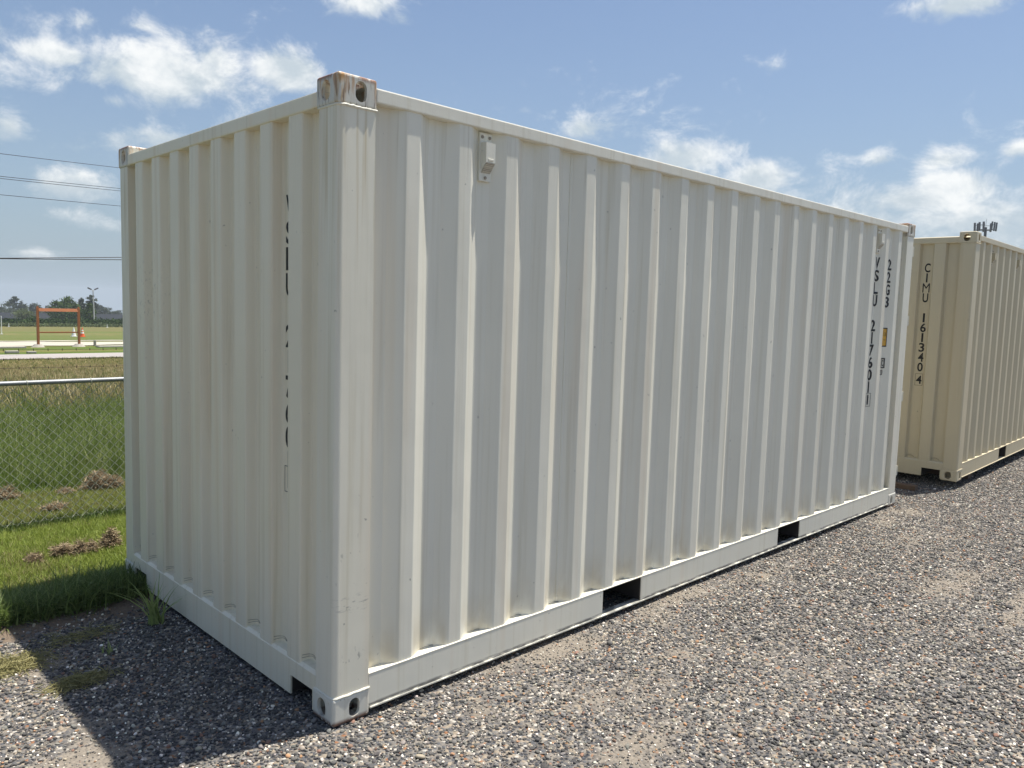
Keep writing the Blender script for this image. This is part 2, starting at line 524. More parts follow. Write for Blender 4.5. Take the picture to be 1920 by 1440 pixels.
xs = np.concatenate([np.arange(-9, -2, .3), np.arange(-2, 9, .07), np.arange(9, 15, .2), np.arange(15, 46, 1.)])
ys = np.concatenate([np.arange(-14, -4, .6), np.arange(-4, 2.32, .07)])
GX, GY = np.meshgrid(xs, ys)
edge = 2.13 + .20 * (fbm(xs * 1.6, xs * 0 + 4, 9) - .5) + .10 * (fbm(xs * 6, xs * 0 + 2, 19) - .5)
GY = np.minimum(GY, edge[None, :] + (GY - 2.3) * .15)
GZ = -0.012 + .022 * (fbm(GX * .9, GY * .9, 5) - .5) + .008 * (fbm(GX * 5, GY * 5, 6) - .5)
GZ -= .015 * np.clip((GX - 6.2) / .8, 0, 1)
V = np.stack([GX, GY, GZ], -1).reshape(-1, 3)
nx = len(xs)
ii, jj = np.meshgrid(np.arange(nx - 1), np.arange(len(ys) - 1))
F = np.stack([jj * nx + ii, jj * nx + ii + 1, (jj + 1) * nx + ii + 1, (jj + 1) * nx + ii], -1).reshape(-1, 4)


def gz(x, y):
    return -0.012 + .022 * (fbm(x * .9, y * .9, 5) - .5) + .008 * (fbm(x * 5, y * 5, 6) - .5) - .015 * np.clip((x - 6.2) / .8, 0, 1)


def gravel_material():
    m, t, b = mat('gravel_and_dust')
    g = t.node('ShaderNodeNewGeometry')
    P = g.outputs['Position']
    at = t.node('ShaderNodeAttribute'); at.attribute_name = 'sand'
    ad = t.node('ShaderNodeAttribute'); ad.attribute_name = 'dirt'
    v = t.node('ShaderNodeTexVoronoi', feature='F1')
    t.put(v.inputs['Vector'], P); v.inputs['Scale'].default_value = 62
    rv = t.node('ShaderNodeSeparateColor'); t.l.new(v.outputs['Color'], rv.inputs[0])
    cr = t.node('ShaderNodeValToRGB')
    t.l.new(rv.outputs[0], cr.inputs[0])
    el = cr.color_ramp.elements
    cols = [(0, (.045, .048, .055)), (.35, (.10, .102, .108)), (.6, (.19, .18, .165)), (.78, (.30, .25, .19)), (.9, (.45, .42, .37)), (.97, (.26, .13, .07))]
    while len(el) < len(cols): el.new(.5)
    for e, (p_, c_) in zip(el, cols):
        e.position = p_; e.color = (*c_, 1)
    cr.color_ramp.interpolation = 'CONSTANT'
    stone = cr.outputs[0]
    dust = t.mix(t.noise(P, 55, 6, .8), (.085, .074, .060), (.38, .33, .268))
    s = t.math('ADD', at.outputs['Fac'], t.math('MULTIPLY', t.math('SUBTRACT', t.noise(P, 9, 5, .7), .5), .9))
    f = t.math('MAXIMUM', t.ss(s, .28, .72), t.ss(v.outputs['Distance'], .42, .62, 0, .55))
    c = t.mix(f, stone, dust)
    dirtc = t.mix(t.noise(P, 26, 6, .75), (.085, .062, .044), (.27, .21, .155))
    c = t.mix(t.ss(t.math('ADD', ad.outputs['Fac'], t.math('MULTIPLY', t.math('SUBTRACT', t.noise(P, 14, 5, .7), .5), .8)), .3, .7), c, dirtc)
    t.l.new(c, b.inputs['Base Color'])
    b.inputs['Roughness'].default_value = .93; b.inputs['Specular IOR Level'].default_value = .15
    bp = t.node('ShaderNodeBump'); bp.inputs['Strength'].default_value = .8; bp.inputs['Distance'].default_value = .012
    h = t.math('SUBTRACT', t.math('MULTIPLY', t.noise(P, 60, 4), .4), v.outputs['Distance'])
    t.l.new(h, bp.inputs['Height']); t.l.new(bp.outputs[0], b.inputs['Normal'])
    return m


gravel = np_mesh('gravel_lot', V, F, gravel_material(), smooth=True)
a = gravel.data.attributes.new('sand', 'FLOAT', 'POINT'); a.data.foreach_set('value', sand_at(GX, GY).ravel().astype(np.float32))
a = gravel.data.attributes.new('dirt', 'FLOAT', 'POINT'); a.data.foreach_set('value', dirt_at(GX, GY).ravel().astype(np.float32))
tag(gravel, 'dusty gravel yard of dark grey and tan stones under the containers', kind='structure')


# ---- concrete road and limestone track across the field
def strip(name, y0f, y1f, x0, x1, lift, m, label, wav=0.0, seed=1, kind='structure', step=.5):
    xs = np.arange(x0, x1, step)
    a = y0f(xs) + wav * (fbm(xs * .35, xs * 0, seed, 5) - .5); b = y1f(xs) + wav * (fbm(xs * .35, xs * 0 + 5, seed + 7, 5) - .5)
    V = []
    for k in range(5):
        yy = a + (b - a) * k / 4
        V.append(np.stack([xs, yy, tz(xs, yy) - .03 + lift], -1))
    V = np.concatenate(V); n = len(xs)
    F = np.array([(k * n + i, k * n + i + 1, (k + 1) * n + i + 1, (k + 1) * n + i) for k in range(4) for i in range(n - 1)])
    o = np_mesh(name, V, F, m)
    return tag(o, label, kind=kind)


road_m = simple('pale_road', (.33, .30, .275), .9, var=.10, scale=.6)
track_m = simple('white_limestone', (.42, .385, .31), .95, var=.22, scale=.5)
strip('road', lambda x: 30.4 + .05 * (x - 5), lambda x: 34.4 + .05 * (x - 5), -150, 200, .03, road_m, 'pale concrete road crossing the field in the distance')
strip('dirt_track', lambda x: 45.6 + .03 * (x - 9), lambda x: 52.0 + .03 * (x - 9), -150, 200, .03, track_m, 'white limestone track behind the orange frame', wav=3.2, seed=21)
strip('dirt_track', lambda x: 53.6 + .03 * (x - 9), lambda x: 55.2 + .03 * (x - 9), 2, 40, .03, track_m, 'thin broken strip of limestone beyond the white track', wav=2.4, seed=41)

# ------------------------------------------------------------------ shipping containers
L, H = 6.058, 2.591


def casting_mesh(name):
    """Hollow ISO corner block, outer corner at the origin, openings in the end (x=0), side (y=0) and top faces."""
    def stadium(w_, h_, n=9):
        r = w_ / 2; s = h_ / 2 - r
        pts = [(r * math.cos(t_), s + r * math.sin(t_)) for t_ in np.linspace(0, math.pi, n)]
        pts += [(r * math.cos(t_), -s + r * math.sin(t_)) for t_ in np.linspace(math.pi, 2 * math.pi, n)]
        return pts
    bm = bmesh.new()
    bmesh.ops.create_cube(bm, size=1)
    for v in bm.verts: v.co = Vector(((v.co.x + .5) * .178, (v.co.y + .5) * .162, (v.co.z + .5) * .118))
    bmesh.ops.bevel(bm, geom=[e for e in bm.edges if any(all(abs(v.co[i]) < 1e-6 for v in e.verts) for i in (0, 1)) or all(v.co.z > .117 for v in e.verts)], offset=.012, segments=3, profile=.5, affect='EDGES')
    me = bpy.data.meshes.new(name); bm.to_mesh(me); bm.free()
    o = bpy.data.objects.new('tmp_block', me); COL.objects.link(o)
    cutters = []

    def cutter(mb):
        c = mb.build('tmp_cut', []); cutters.append(c)
    mb = MB(); mb.box(.016, .162, .016, .146, .012, .100); cutter(mb)
    for kind_ in range(3):
        mb = MB()
        if kind_ == 0:   # end face, runs along x
            pl = [(p_[0], p_[1]) for p_ in stadium(.0635, .079)]
            vs = [(-.02, .089 + a_, .0590 + b_) for a_, b_ in pl] + [(.03, .089 + a_, .0590 + b_) for a_, b_ in pl]
        elif kind_ == 1:
            pl = stadium(.051, .079)
            vs = [(.1015 + a_, -.02, .0590 + b_) for a_, b_ in pl] + [(.1015 + a_, .03, .0590 + b_) for a_, b_ in pl]
        else:
            pl = stadium(.0635, .124)
            vs = [(.1015 + b_ * .9, .089 + a_, .09) for a_, b_ in pl] + [(.1015 + b_ * .9, .089 + a_, .14) for a_, b_ in pl]
        n = len(pl)
        fs = [(i, (i + 1) % n, n + (i + 1) % n, n + i) for i in range(n)] + [tuple(range(n - 1, -1, -1)), tuple(range(n, 2 * n))]
        mb.add(vs, fs)
        c = mb.build('tmp_cut', [])
        b2 = bmesh.new(); b2.from_mesh(c.data); bmesh.ops.recalc_face_normals(b2, faces=b2.faces); b2.to_mesh(c.data); b2.free()
        cutters.append(c)
    for c in cutters:
        md = o.modifiers.new('b', 'BOOLEAN'); md.operation = 'DIFFERENCE'; md.solver = 'EXACT'; md.object = c
    dg = bpy.context.evaluated_depsgraph_get()
    res = bpy.data.meshes.new_from_object(o.evaluated_get(dg))
    res.name = name
    for c in cutters + [o]:
        bpy.data.objects.remove(c, do_unlink=True)
    return res


CAST = casting_mesh('corner_casting')
CAST.materials.clear()


def glyph_mesh(ch, cache={}):
    if ch in cache: return cache[ch]
    cu = bpy.data.curves.new('glyph', 'FONT'); cu.body = ch; cu.offset = 0.022 if ch not in 'MW8' else .001; cu.resolution_u = 4
    o = bpy.data.objects.new('glyph', cu); COL.objects.link(o)
    dg = bpy.context.evaluated_depsgraph_get(); dg.update()
    me = bpy.data.meshes.new_from_object(o.evaluated_get(dg))
    vs = [v.co.copy() for v in me.vertices]; fs = [tuple(p_.vertices) for p_ in me.polygons]
    bpy.data.objects.remove(o, do_unlink=True)
    x0 = min(v.x for v in vs); x1 = max(v.x for v in vs); y0 = min(v.y for v in vs); y1 = max(v.y for v in vs)
    vs = [((v.x - x0) / (x1 - x0), (v.y - y0) / (y1 - y0)) for v in vs]
    cache[ch] = (vs, fs)
    return cache[ch]


class Print:                                      # flat lettering on a plane: P(u, v) -> 3D
    def __init__(self, P): self.P = P; self.mb = MB()

    def char(self, ch, u0, u1, v0, v1, m=0):
        vs, fs = glyph_mesh(ch)
        if ch in '1I':
            c_ = (u0 + u1) / 2; w_ = (u1 - u0) * (.36 if ch == '1' else .28); u0, u1 = c_ - w_ / 2, c_ + w_ / 2
        if ch == 'M': c_ = (u0 + u1) / 2; w_ = (u1 - u0) * 1.25; u0, u1 = c_ - w_ / 2, c_ + w_ / 2
        self.mb.add([self.P(u0 + a_ * (u1 - u0), v0 + b_ * (v1 - v0)) for a_, b_ in vs], fs, m)

    def rect(self, u0, u1, v0, v1, m=0):
        self.mb.add([self.P(u0, v0), self.P(u1, v0), self.P(u1, v1), self.P(u0, v1)], [(0, 1, 2, 3)], m)

    def frame(self, u0, u1, v0, v1, t_, m=0):
        self.rect(u0, u1, v0, v0 + t_, m); self.rect(u0, u1, v1 - t_, v1, m)
        self.rect(u0, u0 + t_, v0 + t_, v1 - t_, m); self.rect(u1 - t_, u1, v0 + t_, v1 - t_, m)


def corr(u0, u1, ridges, wtop, slope, out, inn, r=.006):
    """Profile of a trapezoidal corrugated sheet: list of (u, depth)."""
    pts = [(u0, inn)]
    for s in ridges:
        for (u, d_, pu, pd, nu, nd) in ((s - slope, inn, s - slope - .05, inn, s, out), (s, out, s - slope, inn, s + wtop, out),
                                        (s + wtop, out, s, out, s + wtop + slope, inn), (s + wtop + slope, inn, s + wtop, out, s + wtop + slope + .05, inn)):
            a_ = Vector((pu - u, pd - d_)).normalized() * r; b_ = Vector((nu - u, nd - d_)).normalized() * r
            c_ = (a_ + b_) * .25
            pts += [(u + a_.x, d_ + a_.y), (u + c_.x, d_ + c_.y), (u + b_.x, d_ + b_.y)]
    pts.append((u1, inn))
    return [q for q in pts if u0 <= q[0] <= u1]


SIDE_R = [.329 + .2825 * k for k in range(20)]
END_R = [.28 + .25 * k for k in range(8)]


def container(root, W, pm, end_m, post_m, cast_hi, cast_lo, vents):
    part = lambda mb, name, m, parent=root, **k: mb.build(name, m, parent, **k)
    # castings
    for iz in (0, 1):
        for iy in (0, 1):
            for ix in (0, 1):
                me = CAST.copy(); me.materials.append(cast_hi if iz else cast_lo)
                o = bpy.data.objects.new('corner_casting', me); COL.objects.link(o); o.parent = root
                o.location = (L * ix, W * iy, H * iz)
                o.scale = (1 - 2 * ix, 1 - 2 * iy, 1 if not iz else 1)
                o.location.z = H - .118 if iz else .118
                if not iz: o.scale.z = -1
    # posts
    arc = [(.026 - .022 * math.cos(t_), .026 - .022 * math.sin(t_)) for t_ in np.linspace(0, math.pi / 2, 7)]
    poly = [(.004, .142)] + arc + [(.172, .004), (.172, .05), (.05, .05), (.05, .142)]
    for ix in (0, 1):
        for iy in (0, 1):
            mb = MB(); mb.prism(poly, .118, H - .118)
            o = part(mb, 'corner_post', post_m if ix == 0 else pm)
            o.location = (L * ix, W * iy, 0); o.scale = (1 - 2 * ix, 1 - 2 * iy, 1)
    # weld beads round the foot and head of the near post
    for z_ in (.119, H - .119):
        mb = MB()
        pts = [(.0035 + .002 * random.random(), y_, z_) for y_ in np.linspace(.15, .026, 12)] + [(a_ - .001, b_ - .001, z_) for a_, b_ in arc[1:-1]] + [(x_, .0035 - .003 * random.random(), z_ + .002 * random.random()) for x_ in np.linspace(.026, .176, 16)]
        mb.tube(pts, [.0040 + .0016 * random.random() for _ in pts], 6)
        part(mb, 'weld_bead', weld if pm is paint_white else pm)
    # rails
    for s in (0, 1):
        fy = (lambda y: y) if not s else (lambda y: W - y)
        mb = MB()
        mb.box(.1735, L - .1735, *sorted((fy(.0015), fy(.06))), 2.505, 2.562, bev=.006)
        part(mb, 'top_side_rail', pm)
        mb = MB()
        for x0, x1 in ((.1735, 1.724), (2.079, 3.754), (4.102, L - .1735)):
            mb.box(x0, x1, *sorted((fy(.004), fy(.010))), .034, .174)
        mb.box(.1735, L - .1735, *sorted((fy(.003), fy(.052))), .1742, .180, bev=.002)
        mb.box(.179, L - .179, *sorted((fy(-.003), fy(.052))), .026, .0335, bev=.002)
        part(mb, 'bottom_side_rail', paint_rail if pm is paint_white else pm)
        # fork pockets
        for x0, x1 in ((1.724, 2.079), (3.754, 4.102)):
            if s: break
            mb = MB()
            mb.box(x0 - .006, x0, .012, W - .012, .034, .172); mb.box(x1, x1 + .006, .012, W - .012, .034, .172)
            mb.box(x0, x1, .03, W - .03, .160, .166)
            part(mb, 'fork_pocket', dark_inside)
        # corrugated wall
        pr = corr(.172, L - .172, SIDE_R, .07, .07, .009, .045, r=.004)
        mb = MB(); n = len(pr)
        mb.add([(u, fy(d_), .178) for u, d_ in pr] + [(u, fy(d_), 2.507) for u, d_ in pr], [(i, i + 1, n + i + 1, n + i) if not s else (i + 1, i, n + i, n + i + 1) for i in range(n - 1)])
        wall = part(mb, 'side_panel', pm)
        mb = MB()
        for x_ in (1.372, 2.535, 3.66, 4.80):
            mb.box(x_ - .0015, x_ + .0015, *sorted((fy(.0425), fy(.0455))), .182, 2.503)
        part(mb, 'sheet_seam', pm, wall)
        if not s:
            mb = MB()                              # open sealant line at the foot of every recess
            for k in range(20):
                a_ = SIDE_R[k] + .145; b_ = a_ + .075
                pts = [(a_ + (b_ - a_) * q, .0425 - .004 * math.sin(q * 3.1), .1835 + .007 * math.sin(q * 3.1 + .3) + .002 * random.random()) for q in np.linspace(0, 1, 7)]
                mb.tube(pts, .0012, 4)
            part(mb, 'sealant_gap', black_print, wall)['kind'] = 'stuff'
    # end rails, front panel
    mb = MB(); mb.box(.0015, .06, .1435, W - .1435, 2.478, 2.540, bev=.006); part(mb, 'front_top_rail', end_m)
    mb = MB()
    pk = (.168, .350)
    z0, z1, zp = .016, .172, .102
    for (y0, y1, lo) in ((.1435, pk[0], z0), (pk[0], pk[1], zp), (pk[1], W - pk[1], z0), (W - pk[1], W - pk[0], zp), (W - pk[0], W - .1435, z0)):
        mb.box(.004, .012, y0, y1, lo, z1)
    mb.add([(.004, .1435, z1 + .0), (.004, W - .1435, z1), (.016, W - .1435, .186), (.016, .1435, .186), (.052, .1435, .190), (.052, W - .1435, .190)], [(0, 3, 2, 1), (3, 4, 5, 2)])
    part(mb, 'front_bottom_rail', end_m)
    mb = MB()
    for y0, y1 in (pk, (W - pk[1], W - pk[0])):
        mb = MB()
        mb.box(.013, .6, y0 - .005, y0, .02, .160); mb.box(.013, .6, y1, y1 + .005, .02, .160); mb.box(.013, .6, y0, y1, .128, .134)
        part(mb, 'pocket_lining', dark_inside)
    mb = MB()
    mb.box(.08, L - .08, .07, W - .07, .178, .206)
    part(mb, 'floor', plywood)
    for k in range(11):
        if any(a_ - .1 < .5 + k * .5 < b_ + .1 for a_, b_ in ((1.724, 2.079), (3.754, 4.102))): continue
        mb = MB(); mb.box(.5 + k * .5 - .02, .5 + k * .5 + .02, .012, W - .012, .05, .172); part(mb, 'cross_member', dark_inside)
    pr = corr(.142, W - .142, END_R, .11, .018, .007, .050, r=.007)
    mb = MB(); n = len(pr)
    mb.add([(d_, u, .170) for u, d_ in pr] + [(d_, u, 2.48) for u, d_ in pr], [(i + 1, i, n + i, n + i + 1) for i in range(n - 1)])
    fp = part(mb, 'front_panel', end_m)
    mb = MB()
    for k in range(-1, 8):
        yr = END_R[k + 1] if k < 7 else 2.285
        for dz in (0, .009):
            pts = [(.046 - .030 * max(0, q - .55) / .45, yr - .085 + .078 * q, .197 + dz * (.4 + q) + .014 * math.sin(q * 2.9) + .002 * random.random()) for q in np.linspace(0, 1, 8)]
            mb.tube(pts, .0008, 4)
    part(mb, 'sealant_gap', seam_dark, fp)['kind'] = 'stuff'
    # roof
    pr = corr(.06, L - .06, [.12 + .209 * k for k in range(28)], .09, .03, 0, .02)
    mb = MB(); n = len(pr)
    mb.add([(u, .03, 2.556 - d_) for u, d_ in pr] + [(u, W - .03, 2.556 - d_) for u, d_ in pr], [(i, i + 1, n + i + 1, n + i) for i in range(n - 1)])
    part(mb, 'roof', pm)
    # door end
    mb = MB(); mb.box(L - .09, L, .163, W - .163, 2.44, 2.56, bev=.006); part(mb, 'door_header', pm)
    mb = MB(); mb.box(L - .09, L, .163, W - .163, .016, .17, bev=.006); part(mb, 'door_sill', pm)
    for s in (0, 1):
        y0, y1 = (.175, W / 2 - .004) if not s else (W / 2 + .004, W - .175)
        mb = MB(); mb.box(L - .07, L - .03, y0, y1, .18, 2.43, bev=.004)
        for zc in (.6, 1.05, 1.5, 1.95): mb.box(L - .03, L - .012, y0 + .08, y1 - .08, zc - .1, zc + .1, bev=.008)
        dr = part(mb, 'door', pm)
        mb = MB()
        for yy in (y0 + .28, y1 - .2):
            mb.tube([(L - .005, yy, .1), (L - .005, yy, 2.5)], .017, 8)
        part(mb, 'locking_bar', galv, dr)
        for zc in (.32, 1.02, 1.72, 2.35):
            yy = .012 if not s else W - .012
            sg = 1 if not s else -1
            mb = MB(); mb.tube([(L + .009, yy, zc - .045), (L + .009, yy, zc + .045)], .008, 8)
            mb.box(L + .004, L + .016, *sorted((yy + sg * .004, yy + sg * .2)), zc - .04, zc + .04)
            part(mb, 'hinge', pm, dr)
    # vents
    for vx, (z0, z1) in vents:
        y = .030
        mb = MB(); mb.box(vx - .036, vx + .036, y, .047, z0, z1, bev=.002)
        pl = part(mb, 'vent', pm)
        h = z1 - z0
        a0, a1 = z0 + h * .17, z1 - h * .20
        bx0, bx1 = vx - .027, vx + .029
        am = a0 + h * .20
        d_ = y - .034
        mb = MB()
        mb.add([(bx0, y, a0), (bx1, y, a0), (bx1, y, a1), (bx0, y, a1), (bx0, d_, am), (bx1, d_, am), (bx1, d_, a1 - .004), (bx0, d_, a1 - .004)],
               [(4, 5, 6, 7), (7, 6, 2, 3), (0, 4, 7, 3), (5, 1, 2, 6)])
        mb.box(bx0 + .012, bx1 - .012, d_ - .003, d_, am + .008, am + .017, bev=.0015)
        part(mb, 'vent_hood', pm, pl)
        mb = MB(); mb.add([(bx0 + .001, y - .001, a0), (bx1 - .001, y - .001, a0), (bx1 - .001, d_ + .001, am - .001), (bx0 + .001, d_ + .001, am - .001)], [(0, 1, 2, 3)])
        part(mb, 'vent_grille', grille_m, pl)
        for (bx, bz) in ((vx - .022, z1 - h * .09), (vx + .022, z1 - h * .09), (vx, z0 + h * .075)):
            mb = MB(); mb.tube([(bx, y + .002, bz), (bx, y - .004, bz)], .0075, 8)
            part(mb, 'bolt', bolt_m, pl)
    return wall


white = empty('shipping_container', (0, 0, 0), 0, 'off-white corrugated shipping container with rust-stained top corner, nearest on the gravel', 'shipping container')
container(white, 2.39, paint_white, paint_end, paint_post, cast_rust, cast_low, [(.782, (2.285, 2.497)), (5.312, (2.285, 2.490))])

# lettering on the white container
def bent(k, lift):                                # follows the recess floor and the slope after it
    a_ = SIDE_R[k] + .210
    return lambda u, v: (u, .045 - lift - max(0.0, u - a_) * .514 - (.0012 if u > a_ - .012 else 0), v)


pr = Print(bent(17, .0013))
zt = 2.252
cu0, cu1 = 5.309, 5.364
for i, ch in enumerate('VSLU 217601'):
    if ch != ' ': pr.char(ch, cu0, cu1, zt - .1065 * i - .099, zt - .1065 * i)
pr.char('1', cu0, cu1, .985, 1.070); pr.frame(cu0 - .004, cu1 + .003, .969, 1.085, .003)
pr.mb.build('container_number', black_print, white)['kind'] = 'stuff'
pr = Print(bent(18, .0013))
for i, ch in enumerate('22G3'):
    pr.char(ch, 5.582, 5.640, zt - .109 * i - .096, zt - .109 * i)
pr.mb.build('type_code', black_print, white)['kind'] = 'stuff'
pr = Print(bent(18, .0013))
pr.rect(5.557, 5.613, 1.484, 1.652, 0); pr.rect(5.613, 5.625, 1.484, 1.652, 0); pr.rect(5.625, 5.645, 1.484, 1.652, 0)
o = pr.mb.build('height_sticker', black_print, white)
pr = Print(bent(18, .0019))
pr.rect(5.557, 5.613, 1.494, 1.642, 0); pr.rect(5.613, 5.625, 1.494, 1.642, 0); pr.rect(5.625, 5.637, 1.494, 1.642, 0)
pr.mb.build('sticker_face', yellow_print, o)
pr = Print(bent(18, .0026))
pr.char('i', 5.585, 5.593, 1.578, 1.628); pr.char('n', 5.598, 5.628, 1.578, 1.614); pr.char('r', 5.590, 5.618, 1.508, 1.552)
pr.mb.build('sticker_print', black_print, o)['kind'] = 'stuff'
pr = Print(bent(18, .0013))
pr.frame(5.582, 5.642, 1.294, 1.384, .010); pr.char('C', 5.598, 5.628, 1.312, 1.366); pr.char('2', 5.576, 5.598, 1.232, 1.280); pr.char('0', 5.602, 5.626, 1.232, 1.280)
pr.mb.build('class_mark', black_print, white)['kind'] = 'stuff'
pr = Print(lambda u, v: (.0485, -u, v))
zt = 2.174
for i, ch in enumerate('VSLU 217601'):
    if ch != ' ': pr.char(ch, -.482, -.424, zt - .1105 * i - .098, zt - .1105 * i)
pr.char('1', -.482, -.424, .902, .985); pr.frame(-.488, -.418, .885, 1.002, .003)
pr.mb.build('end_number', black_print, white)['kind'] = 'stuff'

tan = empty('shipping_container', (7.3804, -.1343, .0573), .028146, 'tan corrugated shipping container behind the white one at the right edge', 'shipping container')
container(tan, 2.438, paint_tan, paint_tan, paint_tan, cast_tan, cast_tan, [(.787, (2.285, 2.46)), (1.917, (2.285, 2.46))])
pr = Print(lambda u, v: (.0485, -u, v))
zt = 2.276
for i, ch in enumerate('CIMU 161340'):
    if ch != ' ': pr.char(ch, -.482, -.426, zt - .1055 * i - .096, zt - .1055 * i)
pr.char('4', -.484, -.428, .993, 1.081); pr.frame(-.494, -.418, .975, 1.102, .003)
pr.mb.build('end_number', black_print, tan)['kind'] = 'stuff'

# timbers under and beside the tan container


def timber(x, y, z, lx, ly, lz, rz, label):
    o = empty('timber_beam', (x, y, z), rz, label, 'timber')
    mb = MB(); mb.box(-lx / 2, lx / 2, -ly / 2, ly / 2, 0, lz, bev=.004)
    b_ = mb.build('timber_beam', wood)
    b_.location = (x, y, z); b_.rotation_euler = (0, 0, rz)
    bpy.data.objects.remove(o, do_unlink=True)
    return tag(b_, label, 'timber')


timber(6.95, 1.20, -.022, .09, 2.16, .05, .03, 'brown timber lying loose on the gravel before the tan container end')
timber(8.15, 1.06, -.03, .14, 2.2, .0865, .028, 'timber bearer carrying the near end of the tan container')
timber(12.7, 1.19, -.03, .14, 2.2, .0865, .028, 'timber bearer carrying the far end of the tan container')

# ------------------------------------------------------------------ chain-link fence
FY = 3.95
fence = empty('chain_link_fence', (0, FY, 0), 0, 'galvanised chain-link fence with round top rail along the lawn edge', 'fence')
FH = 1.095
mb = MB(); mb.tube([(x_, 0, FH - .02 + .002 * math.sin(x_)) for x_ in np.arange(-11.3, 13, 1.5)], .0175, 12); mb.build('top_rail', galv, fence, smooth=True)
for k in range(9):
    mb = MB(); mb.tube([(-11.3 + 3 * k, .036, -.05), (-11.3 + 3 * k, .036, FH - .06)], .024, 10); mb.build('post', galv, fence, smooth=True)
for x_ in (-2.95, -1.85, -.147, .285, 1.6, 2.2):
    mb = MB()
    mb.tube([(x_ + .004 * q, .020 * math.cos(q * 6.283), FH - .02 + .020 * math.sin(q * 6.283)) for q in np.linspace(0, 1, 13)], .003, 5)
    mb.build('tie_wire', galv_wire, fence)
dia_w, dia_h = .072, .072
zz0, zz1 = .015, FH - .035
rows = int((zz1 - zz0) / (dia_h / 2))
Vv = []; Ff = []
nsec = 3
xs = np.arange(-9, 11, dia_w / 2)
for i, x_ in enumerate(xs):                          # each wire zigzags up the fence, hooked to its neighbours
    ph = i % 2
    base = len(Vv)
    for r_ in range(rows + 1):
        side_ = 1 if (r_ + ph) % 2 else -1
        cx = x_ + side_ * dia_w / 4; cz = zz0 + r_ * dia_h / 2; cy = .003 * side_
        for q in range(nsec):
            a_ = 2 * math.pi * q / nsec
            Vv.append((cx + .0030 * math.cos(a_), cy + .0030 * math.sin(a_), cz))
    for r_ in range(rows):
        for q in range(nsec):
            Ff.append((base + r_ * nsec + q, base + r_ * nsec + (q + 1) % nsec, base + (r_ + 1) * nsec + (q + 1) % nsec, base + (r_ + 1) * nsec + q))
o = np_mesh('wire_mesh', np.array(Vv), np.array(Ff), galv_wire, fence)
o['kind'] = 'stuff'
mb = MB(); mb.tube([(x_, .004, .03) for x_ in np.arange(-9, 11, 1.)], .0018, 5); mb.build('tension_wire', galv_wire, fence)

# ---- barbed wire fence further out
BY = 14.0
bw = empty('barbed_wire_fence', (0, BY, tzf(0, BY)), 0, 'rusty three-strand barbed wire fence in the straw grass', 'fence')
for h_ in (.61, .77, .945):
    mb = MB()
    mb.tube([(x_, 0, h_ - .23 + .228 + .006 * math.sin(x_ * 1.3)) for x_ in np.arange(-16, 22, .5)], .0035, 4)
    for x_ in np.arange(-3, 9, .24):
        mb.tube([(x_, -.02, h_ + .02), (x_ + .006, .02, h_ - .022)], .0045, 4); mb.tube([(x_ + .008, .02, h_ + .02), (x_ + .004, -.02, h_ - .022)], .0045, 4)
    mb.build('barbed_strand', rusty_wire, bw)
for x_ in (-15, -10, -5, 0, 5.4, 11, 16, 21):
    mb = MB(); mb.box(x_ - .02, x_ + .02, -.02, .02, -.1, 1.1); mb.build('fence_stake', rusty_wire, bw)

# ------------------------------------------------------------------ things across the road


def at_slope(u, v):
    d = ray(u, v); k = .0227
    t_ = (-k * (CAM.y - 4) - CAM.z) / (d.z + k * d.y)
    p_ = CAM + d * t_
    return p_


def at_dist(u, v, y):
    d = ray(u, v)
    return CAM + d * ((y - CAM.y) / d.y)


pL, pR = at_slope(72, 650), at_slope(148.5, 649)
mid = (pL + pR) / 2
ang = math.atan2(pR.y - pL.y, pR.x - pL.x)
wd = (pR - pL).length
fr = empty('sign_frame', (mid.x, mid.y, mid.z), ang, 'empty rust-orange steel sign frame on two posts beyond the road', 'sign frame')
for s in (-1, 1):
    mb = MB(); mb.box(s * wd / 2 - .055, s * wd / 2 + .055, -.055, .055, 0, 2.02, bev=.008); mb.box(s * wd / 2 - .03, s * wd / 2 + .03, -.03, .03, 2.02, 2.09)
    mb.build('post', orange_steel, fr)
    mb = MB()
    ring = [(s * wd / 2 + .36 * math.cos(q) * (1 + .2 * math.sin(3 * q)), .30 * math.sin(q)) for q in np.linspace(0, 6.283, 14)[:-1]]
    n = len(ring)
    mb.add([(x_, y_, -.06) for x_, y_ in ring] + [(s * wd / 2 + (x_ - s * wd / 2) * .45, y_ * .45, .12) for x_, y_ in ring], [(i, (i + 1) % n, n + (i + 1) % n, n + i) for i in range(n)] + [tuple(range(n, 2 * n))])
    mb.build('concrete_footing', concrete, fr)
mb = MB(); mb.prism([(-.075, 1.82), (.075, 1.82), (.02, 1.98), (-.02, 1.98)], 0, 1)
mb.v = [(-wd / 2 + .055 + z_ * (wd - .11), x_, y_) for x_, y_, z_ in mb.v]
mb.build('top_beam', orange_steel, fr)
mb = MB(); mb.box(-wd / 2 + .055, wd / 2 - .055, -.035, .035, .70, .77, bev=.006); mb.build('lower_beam', orange_steel, fr)


def cone(name, u, v, h_, m1, m2, label):
    p_ = at_slope(u, v)
    o = empty(name, (p_.x, p_.y, p_.z), 0, label, 'cone')
    mb = MB(); mb.box(-.2, .2, -.2, .2, 0, .04, bev=.01); mb.build('cone_base', m1, o)
    bands = [(0.04, m1), (h_ * .36, m2), (h_ * .52, m1), (h_ * .62, m2), (h_ * .76, m1), (h_, m1)]
    for (a_, m_), (b_, _) in zip(bands, bands[1:]):
        ra = .15 * (1 - a_ / h_) + .03; rb = .15 * (1 - b_ / h_) + .03
        mb = MB(); mb.tube([(0, 0, a_), (0, 0, b_)], [ra, rb], 12); mb.build('cone_band', m_, o)
    return o


